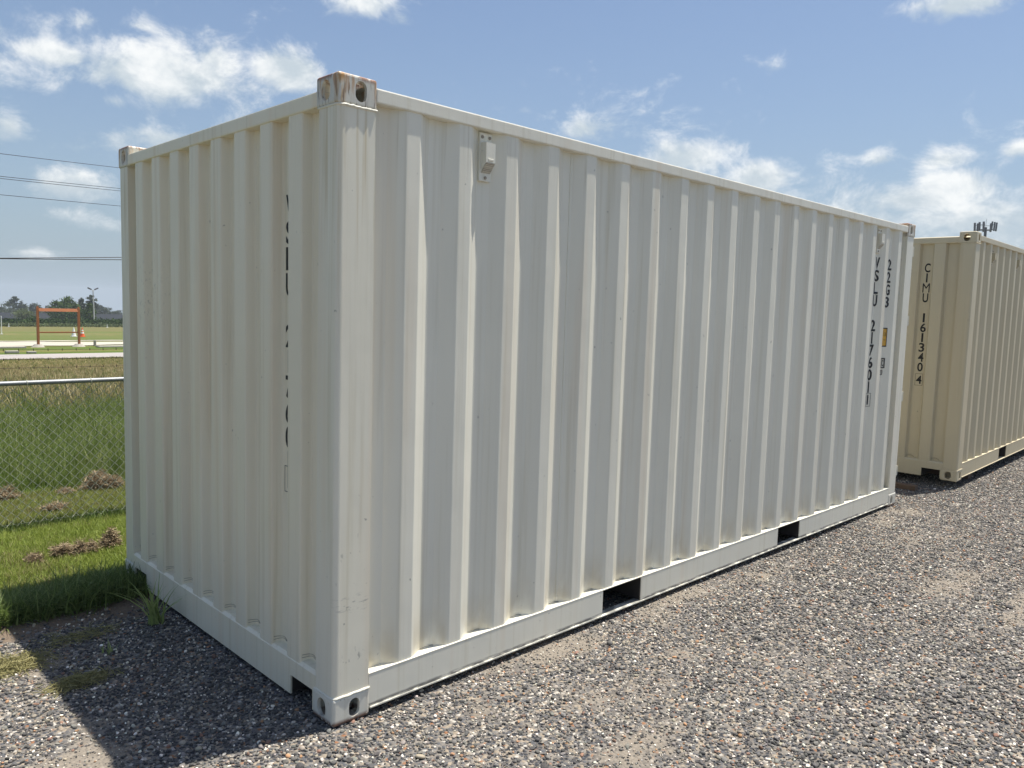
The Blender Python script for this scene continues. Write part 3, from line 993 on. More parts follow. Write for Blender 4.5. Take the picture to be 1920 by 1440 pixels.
cone('traffic_cone', 154.5, 631.5, .72, cone_orange, cone_white, 'orange traffic cone with white bands right of the sign frame')
cone('traffic_cone', 138.5, 631.0, .72, cone_white, cone_white, 'faded white marker cone seen through the sign frame')
for (u, v, h_, r_, lb) in ((3, 626.5, 1.55, .035, 'tall thin white marker post at the left edge of the field'), (16.5, 613, .5, .05, 'short white marker stake near the hedge at left'), (201, 614, .45, .05, 'short pale marker stake near the hedge beside the container')):
    p_ = at_slope(u, v)
    mb = MB(); mb.tube([(0, 0, -.05), (0, 0, h_)], r_, 8); mb.box(-r_ * 3, r_ * 3, -r_ * 3, r_ * 3, 0, .03)
    o = mb.build('marker_post', cone_white); o.location = p_; tag(o, lb, 'marker post')
for (u, v, a_, b_, h_, lb) in ((18, 652, 1.35, .5, .06, 'long pale concrete slab lying left of the sign frame'), (211, 650, 1.5, .6, .05, 'pale concrete slab lying beside the track near the container'), (22.5, 661.5, .5, .25, .09, 'small white stone block nearest the road at left'), (59, 661.5, .35, .2, .07, 'tiny white stone on the road verge before the frame'), (178, 648, .12, .12, .3, 'small pale stump standing in the verge grass')):
    p_ = at_slope(u, v)
    mb = MB(); mb.box(-a_ / 2, a_ / 2, -b_ / 2, b_ / 2, -.03, h_, bev=.02)
    o = mb.build('concrete_slab', concrete); o.location = p_; tag(o, lb, 'slab')

# light pole
p_ = at_dist(177, 598, 150)
lp = empty('light_pole', (p_.x, p_.y, tzf(0, 150)), 0, 'tall grey floodlight pole with two lamp heads rising over the trees', 'light pole')
hh = at_dist(175.5, 544, 150).z - tzf(0, 150)
mb = MB(); mb.tube([(0, 0, 0), (-.15, 0, hh)], [.13, .08], 8); mb.build('pole', pole_m, lp)
for s in (-1, 1):
    mb = MB(); mb.tube([(-.15, 0, hh - .15), (s * .38 - .15, 0, hh + .18)], .045, 6); mb.build('bracket', pole_m, lp)
    mb = MB(); mb.box(-.33, .33, -.18, .18, -.1, .1, bev=.02)
    o = mb.build('lamp_head', lamp_m, lp); o.location = (s * .55 - .15, 0, hh + .24); o.rotation_euler = (0, -s * .45, 0)

# warehouse with dark roof
p0, p1 = at_dist(-260, 598, 210), at_dist(330, 598, 210)
wb = empty('warehouse', ((p0.x + p1.x) / 2, 214, tzf(0, 214)), 0, 'long low warehouse with dark grey roof behind the hedge', 'building')
hw = (p1.x - p0.x) / 2
zr = lambda v, yy: at_dist(100, v, yy).z - tzf(0, 214)
mb = MB(); mb.box(-hw, hw, -4, 12, 0, zr(597.5, 210)); mb.build('wall', wall_m, wb)
e0, e1 = zr(597.5, 210), zr(588, 214)
mb = MB(); mb.add([(-hw - .3, -4.6, e0), (hw + .3, -4.6, e0), (hw + .3, 4, e1), (-hw - .3, 4, e1), (hw + .3, 12.6, e0), (-hw - .3, 12.6, e0)], [(0, 1, 2, 3), (3, 2, 4, 5), (1, 4, 2), (0, 3, 5), (0, 5, 4, 1)]); mb.build('roof', roof_m, wb)
mb = MB(); mb.box(-hw - .3, hw + .3, -4.75, -4.6, e0 - .10, e0 + .02); mb.build('gutter', wall_m, wb)

# ------------------------------------------------------------------ trees


def leaf_mat(name, c0, c1):
    m, t, b = mat(name)
    g = t.node('ShaderNodeNewGeometry')
    t.l.new(t.mix(g.outputs['Random Per Island'], c0, c1), b.inputs['Base Color'])
    b.inputs['Roughness'].default_value = .75; b.inputs['Specular IOR Level'].default_value = .15
    tr = t.node('ShaderNodeBsdfTranslucent'); t.l.new(t.mix(g.outputs['Random Per Island'], c0, c1), tr.inputs[0])
    ms = t.node('ShaderNodeMixShader'); ms.inputs[0].default_value = .25
    t.l.new(b.outputs[0], ms.inputs[1]); t.l.new(tr.outputs[0], ms.inputs[2])
    t.l.new(ms.outputs[0], m.node_tree.nodes['Material Output'].inputs[0])
    return m


leaf_far = leaf_mat('grey_green_leaves', (.040, .055, .030), (.095, .115, .068))
leaf_mid = leaf_mat('green_leaves', (.035, .065, .014), (.11, .165, .035))
leaf_dark = leaf_mat('dark_green_leaves', (.022, .045, .012), (.07, .115, .028))
leaf_pale = leaf_mat('pale_willow_leaves', (.09, .12, .05), (.16, .19, .09))
bark = simple('tree_bark', (.07, .055, .04), .9)


def leaves(blobs, n, size, seed):
    r = np.random.default_rng(seed)
    vol = np.array([b[3] * b[4] * b[5] for b in blobs]) ** .75; cnt = np.maximum(1, (n * vol / vol.sum()).astype(int))
    V = []
    for b_, k in zip(blobs, cnt):
        q = r.normal(size=(k, 3)); q /= np.linalg.norm(q, axis=1, keepdims=True)
        q *= (r.random((k, 1)) ** .35) * (1 + .25 * r.normal(size=(k, 1)))
        c = np.array(b_[:3]) + q * np.array(b_[3:6])
        a_ = r.normal(size=(k, 3)); a_ /= np.linalg.norm(a_, axis=1, keepdims=True)
        b2 = np.cross(a_, r.normal(size=(k, 3))); b2 /= np.linalg.norm(b2, axis=1, keepdims=True)
        s = size * (.5 + r.random((k, 1)))
        V.append(np.stack([c - a_ * s, c + b2 * s * .55, c + a_ * s, c - b2 * s * .55], 1))
    V = np.concatenate(V).reshape(-1, 3)
    F = np.arange(len(V)).reshape(-1, 4)
    return V, F


def tree(u, vtop, wpx, dist, style, m, label, seed, n=900):
    r = random.Random(seed)
    base = at_dist(u, 600, dist); gz_ = tzf(0, dist)
    h_ = at_dist(u, vtop, dist).z - gz_
    wm = wpx / FPX * (dist + 2.7) * 1.02
    o = empty('pine_tree' if style == 'pine' else 'broadleaf_tree', (base.x, dist, gz_), 0, label, 'tree', None)
    mb = MB()
    lean = r.uniform(-.3, .3)
    mb.tube([(0, 0, 0), (lean * .4, 0, h_ * .35), (lean, 0, h_ * (.93 if style == 'pine' else .7))], [h_ * .025, h_ * .018, h_ * .006], 7)
    blobs = []
    if style == 'pine':
        for k in range(7):
            z_ = h_ * (.58 + .40 * k / 6); rad = wm * .5 * (1.0 - .55 * (k / 6) ** 1.6) * r.uniform(.75, 1.1)
            a_ = r.uniform(0, 6.28); off = rad * .45
            c = (lean + off * math.cos(a_), off * math.sin(a_), z_)
            blobs.append((*c, rad * .75, rad * .75, h_ * .035))
            mb.tube([(lean, 0, z_ - h_ * .05), c], [h_ * .008, h_ * .004], 5)
    else:
        blobs.append((0, 0, h_ * .45, wm * .42, wm * .42, h_ * .33))
        for k in range(13):
            a_ = r.uniform(0, 6.28); rr_ = wm * .36 * r.random() ** .5; z_ = h_ * r.uniform(.28, .88)
            sc = (1 - .55 * max(0, z_ / h_ - .5) * 2)
            s_ = wm * r.uniform(.13, .24) * (.7 + .3 * sc)
            c = (rr_ * sc * math.cos(a_), rr_ * sc * math.sin(a_), min(z_, h_ - s_ * .8))
            blobs.append((*c, s_, s_, min(s_ * 1.0, h_ * .14)))
            mb.tube([(lean * .5, 0, h_ * .3), c], [h_ * .009, h_ * .003], 5)
        blobs.append((lean, 0, h_ * .90, wm * .13, wm * .13, h_ * .10))
    mb.build('trunk', bark, o)
    V, F = leaves(blobs, n, h_ * .042, seed)
    np_mesh('crown', V, F, m, o)
    return o


tl = [(-14, 556, 36, 330, 'b', leaf_far, 'grey-green tree cut by the left edge of the picture'),
      (25.5, 556.5, 24, 320, 'pine', leaf_far, 'flat-topped pine rising highest at the left of the treeline'),
      (43, 563, 17, 318, 'b', leaf_far, 'rounded tree just right of the flat-topped pine'),
      (66, 568.5, 24, 330, 'b', leaf_far, 'low domed tree above the left post of the sign frame'),
      (91, 573, 22, 335, 'b', leaf_far, 'smallest dark tree above the sign frame beam'),
      (10, 572, 60, 340, 'b', leaf_far, 'broad low tree filling the treeline at far left'),
      (50, 576, 60, 345, 'b', leaf_far, 'wide low tree behind the pale brush'),
      (47, 577, 44, 190, 'b', leaf_pale, 'pale willowy brush in front of the warehouse at left'),
      (109, 564, 30, 185, 'b', leaf_mid, 'bushy green tree at the left of the big clump behind the frame'),
      (131, 557.5, 36, 188, 'b', leaf_mid, 'tallest green tree in the clump behind the sign frame'),
      (120, 572, 44, 180, 'b', leaf_dark, 'dark lower tree filling the middle of the clump'),
      (153, 558.5, 18, 215, 'b', leaf_far, 'narrow spiky tree between the clump and the light pole'),
      (172, 555, 22, 225, 'pine', leaf_far, 'layered pine just left of the light pole'),
      (170, 568, 20, 172, 'b', leaf_mid, 'bright bushy tree at the foot of the light pole'),
      (152, 580, 36, 178, 'b', leaf_dark, 'dark low tree behind the right post of the frame'),
      (189, 572, 26, 300, 'b', leaf_far, 'hazy tree right of the light pole'),
      (206, 576.5, 30, 310, 'b', leaf_far, 'hazy low tree second from the container edge'),
      (80, 577, 60, 350, 'b', leaf_far, 'wide low grey-green tree between the left trees and the clump'),
      (20, 575, 40, 352, 'b', leaf_far, 'low grey-green tree under the flat-topped pine'),
      (196, 578, 60, 345, 'b', leaf_far, 'broad hazy tree furthest back beside the light pole'),
      (142, 568, 26, 183, 'b', leaf_mid, 'green tree at the right side of the clump behind the frame'),
      (226, 581, 36, 320, 'b', leaf_far, 'lowest hazy tree partly hidden by the white container')]
for i, (u, v, wp, ds, st, m_, lb) in enumerate(tl):
    tree(u, v, wp, ds, st, m_, lb, 100 + i, 900 if st == 'pine' else 2200)

# hedge: one long row of scrub
r = np.random.default_rng(3)
blobs = []
for u in np.arange(-60, 420, 5.0):
    yy = 138 + r.uniform(-1, 2)
    p_ = at_dist(u, 600, yy); top = at_dist(u, 599.5 + r.uniform(-3, 2.5) - (3 if 55 < u < 75 else 0), yy).z
    g_ = tzf(0, yy); hh_ = top - g_
    blobs.append((p_.x, yy, g_ + hh_ * .5, .75, .9, hh_ * .52))
V, F = leaves(blobs, 15000, .17, 9)
hd = np_mesh('hedge', V, F, leaf_dark)
tag(hd, 'long dark green hedge at the far side of the field', 'hedge')
blobs = []
for u in np.arange(-60, 420, 4.0):
    yy = 134 + r.uniform(-2, 2); p_ = at_dist(u, 612, yy); g_ = tzf(0, yy)
    blobs.append((p_.x, yy, g_ + .25, .5, .6, .3 * r.uniform(.5, 1.5)))
V, F = leaves(blobs, 5000, .13, 10)
hd = np_mesh('weeds', V, F, leaf_pale)
tag(hd, 'pale weeds growing along the foot of the hedge', 'weeds', kind='stuff')

# ------------------------------------------------------------------ overhead wires
for (ua, va, ub, vb, yy, rad, lb) in ((0, 288, 218, 314, 30, .010, 'highest single overhead wire at upper left'), (0, 330.5, 220, 353, 30, .010, 'upper wire of the close pair below the highest wire'), (0, 334.5, 220, 357.5, 30, .010, 'lower wire of the close pair below the highest wire'),
                                      (0, 365, 222, 386, 30, .010, 'single overhead wire below the close pair'), (0, 484, 223, 482.5, 26, .013, 'upper of the two lowest overhead cables'), (0, 485, 223, 487, 26, .013, 'lower of the two lowest overhead cables')):
    a_ = at_dist(ua, va, yy); b_ = at_dist(ub, vb, yy + 6 if va < 400 else yy)
    dv = b_ - a_
    mb = MB(); mb.tube([a_ + dv * q + Vector((0, 0, -.01 * q * (1 - q))) for q in np.linspace(-9, 9, 60)], rad, 5)
    o = mb.build('overhead_wire', cable)
    tag(o, lb, 'wire')

# ------------------------------------------------------------------ cell tower
TD = 215.0
d = ray(1848, 430); hd_ = math.hypot(d.x, d.y)
tp = CAM + d * (TD / hd_)
tw = empty('cell_tower', (tp.x, tp.y, -.03), 0, 'slim dark cell tower with antenna panels behind the tan container', 'cell tower')
ht = (CAM + ray(1847.5, 426) * (TD / hd_)).z
mb = MB(); mb.tube([(0, 0, 0), (0, 0, ht)], [.55, .28], 10); mb.build('mast', tower_m, tw)
mb = MB(); mb.tube([(0, 0, ht), (0, 0, ht + 1.9)], .035, 5); mb.build('whip_antenna', tower_m, tw)
for k in range(3):
    a0 = 2 * math.pi * k / 3 + .45
    c, s = math.cos(a0), math.sin(a0)
    mb = MB(); mb.tube([(0, 0, ht - .6), (c * 1.5, s * 1.5, ht - .6)], .10, 6)
    mb.tube([(c * 1.5 - s * 1.5, s * 1.5 + c * 1.5, ht - .6), (c * 1.5 + s * 1.5, s * 1.5 - c * 1.5, ht - .6)], .08, 6)
    mb.tube([(c * 1.5 - s * 1.5, s * 1.5 + c * 1.5, ht + .5), (c * 1.5 + s * 1.5, s * 1.5 - c * 1.5, ht + .5)], .05, 6)
    mb.build('arm', tower_m, tw)
    for q in (-1.35, .1, 1.35):
        mb = MB(); mb.box(-.14, .14, -.2, .2, -1.0, 1.0, bev=.03)
        o = mb.build('antenna_panel', antenna_m, tw)
        o.location = (c * 1.75 - s * q, s * 1.75 + c * q, ht + .1); o.rotation_euler = (0, .05, a0)

# ------------------------------------------------------------------ scattered stuff (point instancing)


def lib(name, objs):
    c = bpy.data.collections.new(name)
    for o in objs:
        for cc in list(o.users_collection): cc.objects.unlink(o)
        c.objects.link(o)
    return c


def scatter(name, pts, rot, scl, idx, tintc, coll, label):
    me = bpy.data.meshes.new(name)
    me.vertices.add(len(pts)); me.vertices.foreach_set('co', np.asarray(pts, np.float32).ravel())
    at = me.attributes.new('rot', 'FLOAT_VECTOR', 'POINT'); at.data.foreach_set('vector', np.asarray(rot, np.float32).ravel())
    at = me.attributes.new('scl', 'FLOAT_VECTOR', 'POINT'); at.data.foreach_set('vector', np.asarray(scl, np.float32).ravel())
    at = me.attributes.new('idx', 'INT', 'POINT'); at.data.foreach_set('value', np.asarray(idx, np.int32))
    at = me.attributes.new('tint', 'FLOAT_COLOR', 'POINT'); at.data.foreach_set('color', np.concatenate([tintc, np.ones((len(pts), 1))], 1).astype(np.float32).ravel())
    o = bpy.data.objects.new(name, me); COL.objects.link(o)
    g = bpy.data.node_groups.new(name, 'GeometryNodeTree')
    g.interface.new_socket('Geometry', in_out='INPUT', socket_type='NodeSocketGeometry')
    g.interface.new_socket('Geometry', in_out='OUTPUT', socket_type='NodeSocketGeometry')
    gi = g.nodes.new('NodeGroupInput'); go = g.nodes.new('NodeGroupOutput')
    ip = g.nodes.new('GeometryNodeInstanceOnPoints'); ci = g.nodes.new('GeometryNodeCollectionInfo')
    ci.inputs['Collection'].default_value = coll; ci.inputs['Separate Children'].default_value = True; ci.inputs['Reset Children'].default_value = True

    def attr(nm, ty):
        n = g.nodes.new('GeometryNodeInputNamedAttribute'); n.data_type = ty; n.inputs['Name'].default_value = nm
        return n.outputs['Attribute']
    e2r = g.nodes.new('FunctionNodeEulerToRotation')
    ip.inputs['Pick Instance'].default_value = True
    g.links.new(gi.outputs[0], ip.inputs['Points']); g.links.new(ci.outputs[0], ip.inputs['Instance'])
    g.links.new(attr('idx', 'INT'), ip.inputs['Instance Index'])
    g.links.new(attr('rot', 'FLOAT_VECTOR'), e2r.inputs[0]); g.links.new(e2r.outputs[0], ip.inputs['Rotation'])
    g.links.new(attr('scl', 'FLOAT_VECTOR'), ip.inputs['Scale'])
    g.links.new(ip.outputs[0], go.inputs[0])
    md = o.modifiers.new('scatter', 'NODES'); md.node_group = g
    return tag(o, label, kind='stuff')


def tint_mat(name, rough, trans=0.0, var=.0, spec=.3):
    m, t, b = mat(name)
    at = t.node('ShaderNodeAttribute', attribute_type='INSTANCER'); at.attribute_name = 'tint'
    c = at.outputs['Color']
    if var:
        tcn = t.node('ShaderNodeTexCoord')
        n = t.noise(tcn.outputs['Object'], 3.0, 4, .7)
        c = t.mix(t.ss(n, .2, .8, 0, var), c, t.mix(.5, c, (.5, .46, .4)))
    t.l.new(c, b.inputs['Base Color'])
    b.inputs['Roughness'].default_value = rough; b.inputs['Specular IOR Level'].default_value = spec
    if trans:
        tr = t.node('ShaderNodeBsdfTranslucent'); t.l.new(c, tr.inputs[0])
        ms = t.node('ShaderNodeMixShader'); ms.inputs[0].default_value = trans
        t.l.new(b.outputs[0], ms.inputs[1]); t.l.new(tr.outputs[0], ms.inputs[2])
        t.l.new(ms.outputs[0], m.node_tree.nodes['Material Output'].inputs[0])
    return m


stone_m = tint_mat('pebble', .8, 0, .35, .25)
blade_m = tint_mat('grass_blade', .55, .35, 0, .3)

# pebbles: rounded-angular stones, unit radius
peb = []
for k in range(8):
    bm = bmesh.new(); bmesh.ops.create_icosphere(bm, subdivisions=2, radius=1.0)
    rk = random.Random(k)
    cuts = [Vector((rk.gauss(0, 1), rk.gauss(0, 1), rk.gauss(0, 1))).normalized() for _ in range(7)]
    ds = [rk.uniform(.55, .85) for _ in cuts]
    for v in bm.verts:
        p_ = v.co.copy()
        for c_, dd in zip(cuts, ds):
            e_ = p_.dot(c_) - dd
            if e_ > 0: p_ -= c_ * e_ * .85
        v.co = Vector((p_.x * rk.uniform(.98, 1.02), p_.y * .82, p_.z * .62))
    mb = MB(); mb.bm(bm); peb.append(mb.build('pebble', stone_m))
    if k % 2: peb[-1].data.polygons.foreach_set('use_smooth', [True] * len(peb[-1].data.polygons))
peb_c = lib('pebble_shapes', peb)


def project(P):
    Q = P - np.array(CAM)
    zc = Q @ np.array(_d); xc = Q @ np.array(_r2); yc = Q @ np.array(_u2)
    zc = np.where(zc < .2, .2, zc)
    return 960 + FPX * xc / zc, 720 - FPX * yc / zc, zc, (Q @ np.array(_d)) > .3


def gravel_points(n, x0, x1, y0, y1, seed):
    r = np.random.default_rng(seed)
    x = r.uniform(x0, x1, n); y = r.uniform(y0, y1, n)
    P = np.stack([x, y, gz(x, y)], -1)
    u, v, zc, fr_ = project(P)
    inn = fr_ & (u > -250) & (u < 2170) & (v < 1700)
    dist = np.hypot(x - CAM.x, y - CAM.y)
    keep = np.where(inn, np.clip(1.15 - (dist - 5) / 12, .0, 1), np.clip(.45 - dist / 20, .04, .4))
    under = (x > .1) & (x < 6) & (y > .15) & (y < 2.2)
    keep = np.where(under, .08, keep)
    s = sand_at(x, y); dd = dirt_at(x, y)
    keep = keep * np.clip(1.10 - .34 * s, .10, 1) * np.clip(1 - .90 * dd, .05, 1)
    keep = keep * (y < 2.05)
    k = r.random(n) < keep
    return P[k], s[k]


P, S = gravel_points(760000, -3.5, 16, -6.5, 2.1, 11)
n = len(P)
r = np.random.default_rng(12)
rad = np.clip(np.exp(r.normal(math.log(.0063), .36, n)), .0028, .0145)
big = r.random(n) < .0022
rad[big] *= r.uniform(1.3, 2.0, big.sum())
rad *= (1 - .42 * S * (~big))
P[:, 2] += rad * .30
pal = np.array([(.050, .051, .055), (.080, .081, .085), (.112, .112, .112), (.16, .157, .15), (.22, .21, .195), (.31, .27, .22), (.50, .46, .40), (.66, .63, .57), (.34, .19, .10), (.22, .12, .085)])
pw = np.array([.17, .21, .18, .12, .095, .08, .070, .042, .018, .015]); pw /= pw.sum()
pw2 = np.array([.09, .12, .13, .13, .13, .17, .13, .06, .03, .02]); pw2 /= pw2.sum()
ci = np.where(r.random(n) < S * .9, r.choice(len(pal), n, p=pw2), r.choice(len(pal), n, p=pw))
tc_ = pal[ci] * r.uniform(.75, 1.3, (n, 1)) * r.uniform(.95, 1.05, (n, 3)) * np.array((1.0, .975, .925))
rad *= np.where(np.isin(ci, (6, 7)), .80, 1.0)
lum = tc_.mean(1, keepdims=True)
tc_ *= np.where(lum < .13, .72, np.where(lum > .35, 1.22, .95))
sc = rad[:, None] * r.uniform(.8, 1.2, (n, 3))
rot = np.stack([r.normal(0, .35, n), r.normal(0, .35, n), r.uniform(0, 6.28, n)], -1)
scatter('gravel_stones', P, rot, sc, r.integers(0, 8, n), tc_, peb_c, 'loose dark and pale gravel stones covering the yard')
print('stones', n)

# ---- grass


def tuft_obj(seed, n, h_, spread, wdt, droop, name='tuft', m=None, seg=3):
    r = np.random.default_rng(seed)
    mb = MB()
    for _ in range(n):
        a_ = r.uniform(0, 6.283); b0 = np.array([r.normal(0, spread), r.normal(0, spread), 0.])
        hh_ = h_ * r.uniform(.45, 1.1); lean = r.uniform(.1, 1.0) * droop
        dirv = np.array([math.cos(a_), math.sin(a_), 0.]); sd = np.array([-math.sin(a_), math.cos(a_), 0.])
        tw_ = r.uniform(-.8, .8)
        sd = sd * math.cos(tw_) + dirv * math.sin(tw_)
        vs = []
        for k in range(seg + 1):
            q = k / seg
            c = b0 + dirv * (hh_ * lean * q ** 1.8) + np.array([0, 0, hh_ * (q - .35 * lean * q ** 2.2)])
            ww = wdt * (1 - q ** 1.5) * .5 + .0002
            vs += [c - sd * ww, c + sd * ww]
        mb.add([tuple(v) for v in vs], [(2 * k, 2 * k + 1, 2 * k + 3, 2 * k + 2) for k in range(seg)])
    return mb.build(name, m or blade_m)


def seed_obj(seed, n, h_):                             # stalks with seed heads
    r = np.random.default_rng(seed)
    mb = MB()
    for _ in range(n):
        a_ = r.uniform(0, 6.283); b0 = np.array([r.normal(0, .05), r.normal(0, .05), 0.]); hh_ = h_ * r.uniform(.6, 1.1)
        dv = np.array([math.cos(a_), math.sin(a_), 0.]); sd = np.array([-dv[1], dv[0], 0])
        le = r.uniform(.05, .45)
        pt = lambda q: b0 + dv * hh_ * le * q ** 2 + np.array([0, 0, hh_ * q])
        vs = []
        for q, ww in ((0, .0016), (.6, .0012), (.72, .004), (.86, .006), (1.0, .001)):
            vs += [pt(q) - sd * ww, pt(q) + sd * ww]
        mb.add([tuple(v) for v in vs], [(2 * k, 2 * k + 1, 2 * k + 3, 2 * k + 2) for k in range(4)])
    return mb.build('stalk', blade_m)


lawn_c = lib('lawn_shapes', [tuft_obj(k, 16, .06, .022, .0042, .8) for k in range(6)])
tall_c = lib('tall_grass_shapes', [tuft_obj(20 + k, 14, .42, .05, .006, .9, seg=4) for k in range(6)])
straw_c = lib('straw_shapes', [seed_obj(40 + k, 16, .42) for k in range(5)])


def grass_pts(n, x0, x1, y0, y1, seed, margin=350):
    r = np.random.default_rng(seed)
    x = r.uniform(x0, x1, n); y = r.uniform(y0, y1, n)
    P = np.stack([x, y, tz(x, y) - .03], -1)
    u, v, zc, fr_ = project(P)
    return P, u, v, fr_, r


def hidden(x, y, z=.3):                                # rough test: behind the white container as seen from the photograph's side
    return (x > .45 + (y - 2.4) * .37) & (y > 2.4) & (x < 60)


# lawn on both sides of the fence
P, u, v, fr_, r = grass_pts(70000, -4.5, 6.0, 2.05, 5.25, 51)
lawn_edge = 2.10 + .20 * (fbm(P[:, 0] * 1.6, P[:, 0] * 0 + 4, 9) - .5) + .16 * (fbm(P[:, 0] * 7, P[:, 1] * 3, 29) - .5)
near = (P[:, 0] > -1.6) & (P[:, 0] < 1.2)
k = (P[:, 1] > lawn_edge) & (r.random(len(P)) < np.where(near, 1.0, .22)) & ~((P[:, 0] > .02) & (P[:, 0] < 6) & (P[:, 1] < 2.40))
P = P[k]; n = len(P)
sc_ = r.uniform(.75, 1.25, n)
beyond = P[:, 1] > FY - .05
sc_ *= np.where(beyond, .75, 1.0)
strip_edge = (P[:, 1] < 2.42)
sc_ *= np.where(strip_edge, 1.35, 1.0)
under_fence = np.abs(P[:, 1] - FY) < .06
sc_ *= np.where(under_fence, 1.7, 1)
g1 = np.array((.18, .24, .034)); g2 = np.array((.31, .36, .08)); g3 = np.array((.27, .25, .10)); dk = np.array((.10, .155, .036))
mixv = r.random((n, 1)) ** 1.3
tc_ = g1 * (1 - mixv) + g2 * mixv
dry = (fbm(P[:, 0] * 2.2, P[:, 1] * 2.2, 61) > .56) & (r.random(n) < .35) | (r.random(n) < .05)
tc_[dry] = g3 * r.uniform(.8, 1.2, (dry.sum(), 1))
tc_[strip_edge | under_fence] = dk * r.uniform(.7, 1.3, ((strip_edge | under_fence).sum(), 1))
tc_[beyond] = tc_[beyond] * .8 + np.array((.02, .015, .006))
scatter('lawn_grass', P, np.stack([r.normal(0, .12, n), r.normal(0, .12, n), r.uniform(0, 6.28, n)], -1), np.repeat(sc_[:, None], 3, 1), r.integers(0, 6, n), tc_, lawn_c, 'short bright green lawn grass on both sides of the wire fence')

# tall green grass beyond
P, u, v, fr_, r = grass_pts(60000, -8, 14, 5.05, 17, 52)
k = (r.random(len(P)) < np.where(hidden(P[:, 0], P[:, 1]) | (P[:, 0] < -3), .12, 1.0)) & (P[:, 1] > 5.05 + .35 * (fbm(P[:, 0] * 1.2, P[:, 0] * 0, 71) - .3))
k &= r.random(len(P)) < np.clip((16.5 - P[:, 1]) / 4, 0, 1)
P = P[k]; n = len(P)
sc_ = r.uniform(.7, 1.25, n) * np.clip(.45 + (P[:, 1] - 5) * .35, .45, 1.0) * (.7 + .6 * fbm(P[:, 0] * .7, P[:, 1] * .7, 81))
g1 = np.array((.085, .135, .022)); g2 = np.array((.19, .235, .055)); g3 = np.array((.30, .32, .12))
mixv = r.random((n, 1)) ** 1.6
tc_ = (g1 * (1 - mixv) + g2 * mixv) * (.7 + .6 * fbm(P[:, 0] * .9, P[:, 1] * .6, 83))[:, None]
lt = r.random(n) < .08
tc_[lt] = g3
scatter('tall_grass', P, np.stack([r.normal(0, .15, n), r.normal(0, .15, n), r.uniform(0, 6.28, n)], -1), np.repeat(sc_[:, None], 3, 1), r.integers(0, 6, n), tc_, tall_c, 'tall uncut green grass beyond the wire fence')

# straw-coloured seeding grass up to the road
P, u, v, fr_, r = grass_pts(90000, -14, 24, 9.5, 30.0, 53)
k = (r.random(len(P)) < np.where(hidden(P[:, 0], P[:, 1]) | (P[:, 0] < -5), .08, 1.0)) & (r.random(len(P)) < np.clip((P[:, 1] - 9.5) / 4.5, 0, 1))
P = P[k]; n = len(P)
sc_ = r.uniform(.7, 1.2, n) * np.clip(1.0 - (P[:, 1] - 13) / 17, .22, 1)
s1 = np.array((.30, .245, .115)); s2 = np.array((.46, .385, .20)); gg = np.array((.155, .18, .05))
mixv = r.random((n, 1))
tc_ = s1 * (1 - mixv) + s2 * mixv
gr = r.random(n) < np.clip(.30 + (P[:, 1] - 23) * .10, .25, .85) * (.6 + .8 * fbm(P[:, 0] * .5, P[:, 1] * .5, 85))
tc_[gr] = gg * r.uniform(.7, 1.4, (gr.sum(), 1))
scatter('straw_grass', P, np.stack([r.normal(0, .12, n), r.normal(0, .12, n), r.uniform(0, 6.28, n)], -1), np.repeat(sc_[:, None], 3, 1), r.integers(0, 5, n), tc_, straw_c, 'dry straw-coloured seeding grass before the road')


# ---- small individual plants and hay
def blade_mat(name, c0, c1):
    return leaf_mat(name, c0, c1)


weed_m = blade_mat('weed_leaves', (.24, .31, .10), (.38, .44, .17))
hay_m = blade_mat('dry_hay', (.18, .125, .075), (.46, .37, .24))
drygrass_m = blade_mat('dry_creeping_grass', (.20, .19, .075), (.40, .36, .18))


def weed(x, y, h_, n, seed, label, m=weed_m, wd=.010, droop=1.0, name='grass_tuft', cat='grass tuft', z=None):
    o = tuft_obj(seed, n, h_, .016, wd, droop, name, m, seg=5)
    o.location = (x, y, float(gz(np.array(x), np.array(y))) - .005 if z is None else z)
    return tag(o, label, cat)


weed(-.125, 1.56, .29, 44, 301, 'tall grass tuft growing beside the white container end', wd=.0115, droop=1.0)
weed(-.42, 1.36, .07, 16, 302, 'small green weed in the shaded gravel by the container', wd=.006)


def hay(x, y, sx, sy, h_, n, seed, label):
    r = np.random.default_rng(seed)
    V = []
    for _ in range(n):
        q = r.normal(size=3); q /= np.linalg.norm(q); q *= r.random() ** .4
        c = np.array([q[0] * sx * (.8 + .4 * vnoise(q[1:2] * 2 + 9, q[2:3] * 2, seed)[0]), q[1] * sy, abs(q[2]) * h_ * (.55 + .9 * vnoise(q[0:1] * 2.5 + 5, q[1:2] * 2.5, seed)[0])])
        d_ = r.normal(size=3) * np.array([1, 1, .45]); d_ /= np.linalg.norm(d_); e_ = np.cross(d_, r.normal(size=3)); e_ /= np.linalg.norm(e_)
        ln = r.uniform(.015, .045); w_ = r.uniform(.0012, .0028)
        V += [c - d_ * ln - e_ * w_, c - d_ * ln + e_ * w_, c + d_ * ln + e_ * w_, c + d_ * ln - e_ * w_]
    V = np.array(V)
    o = np_mesh('hay_clump', V, np.arange(len(V)).reshape(-1, 4), hay_m)
    o.location = (x, y, tzf(x, y) + .005)
    return tag(o, label, 'hay clump')


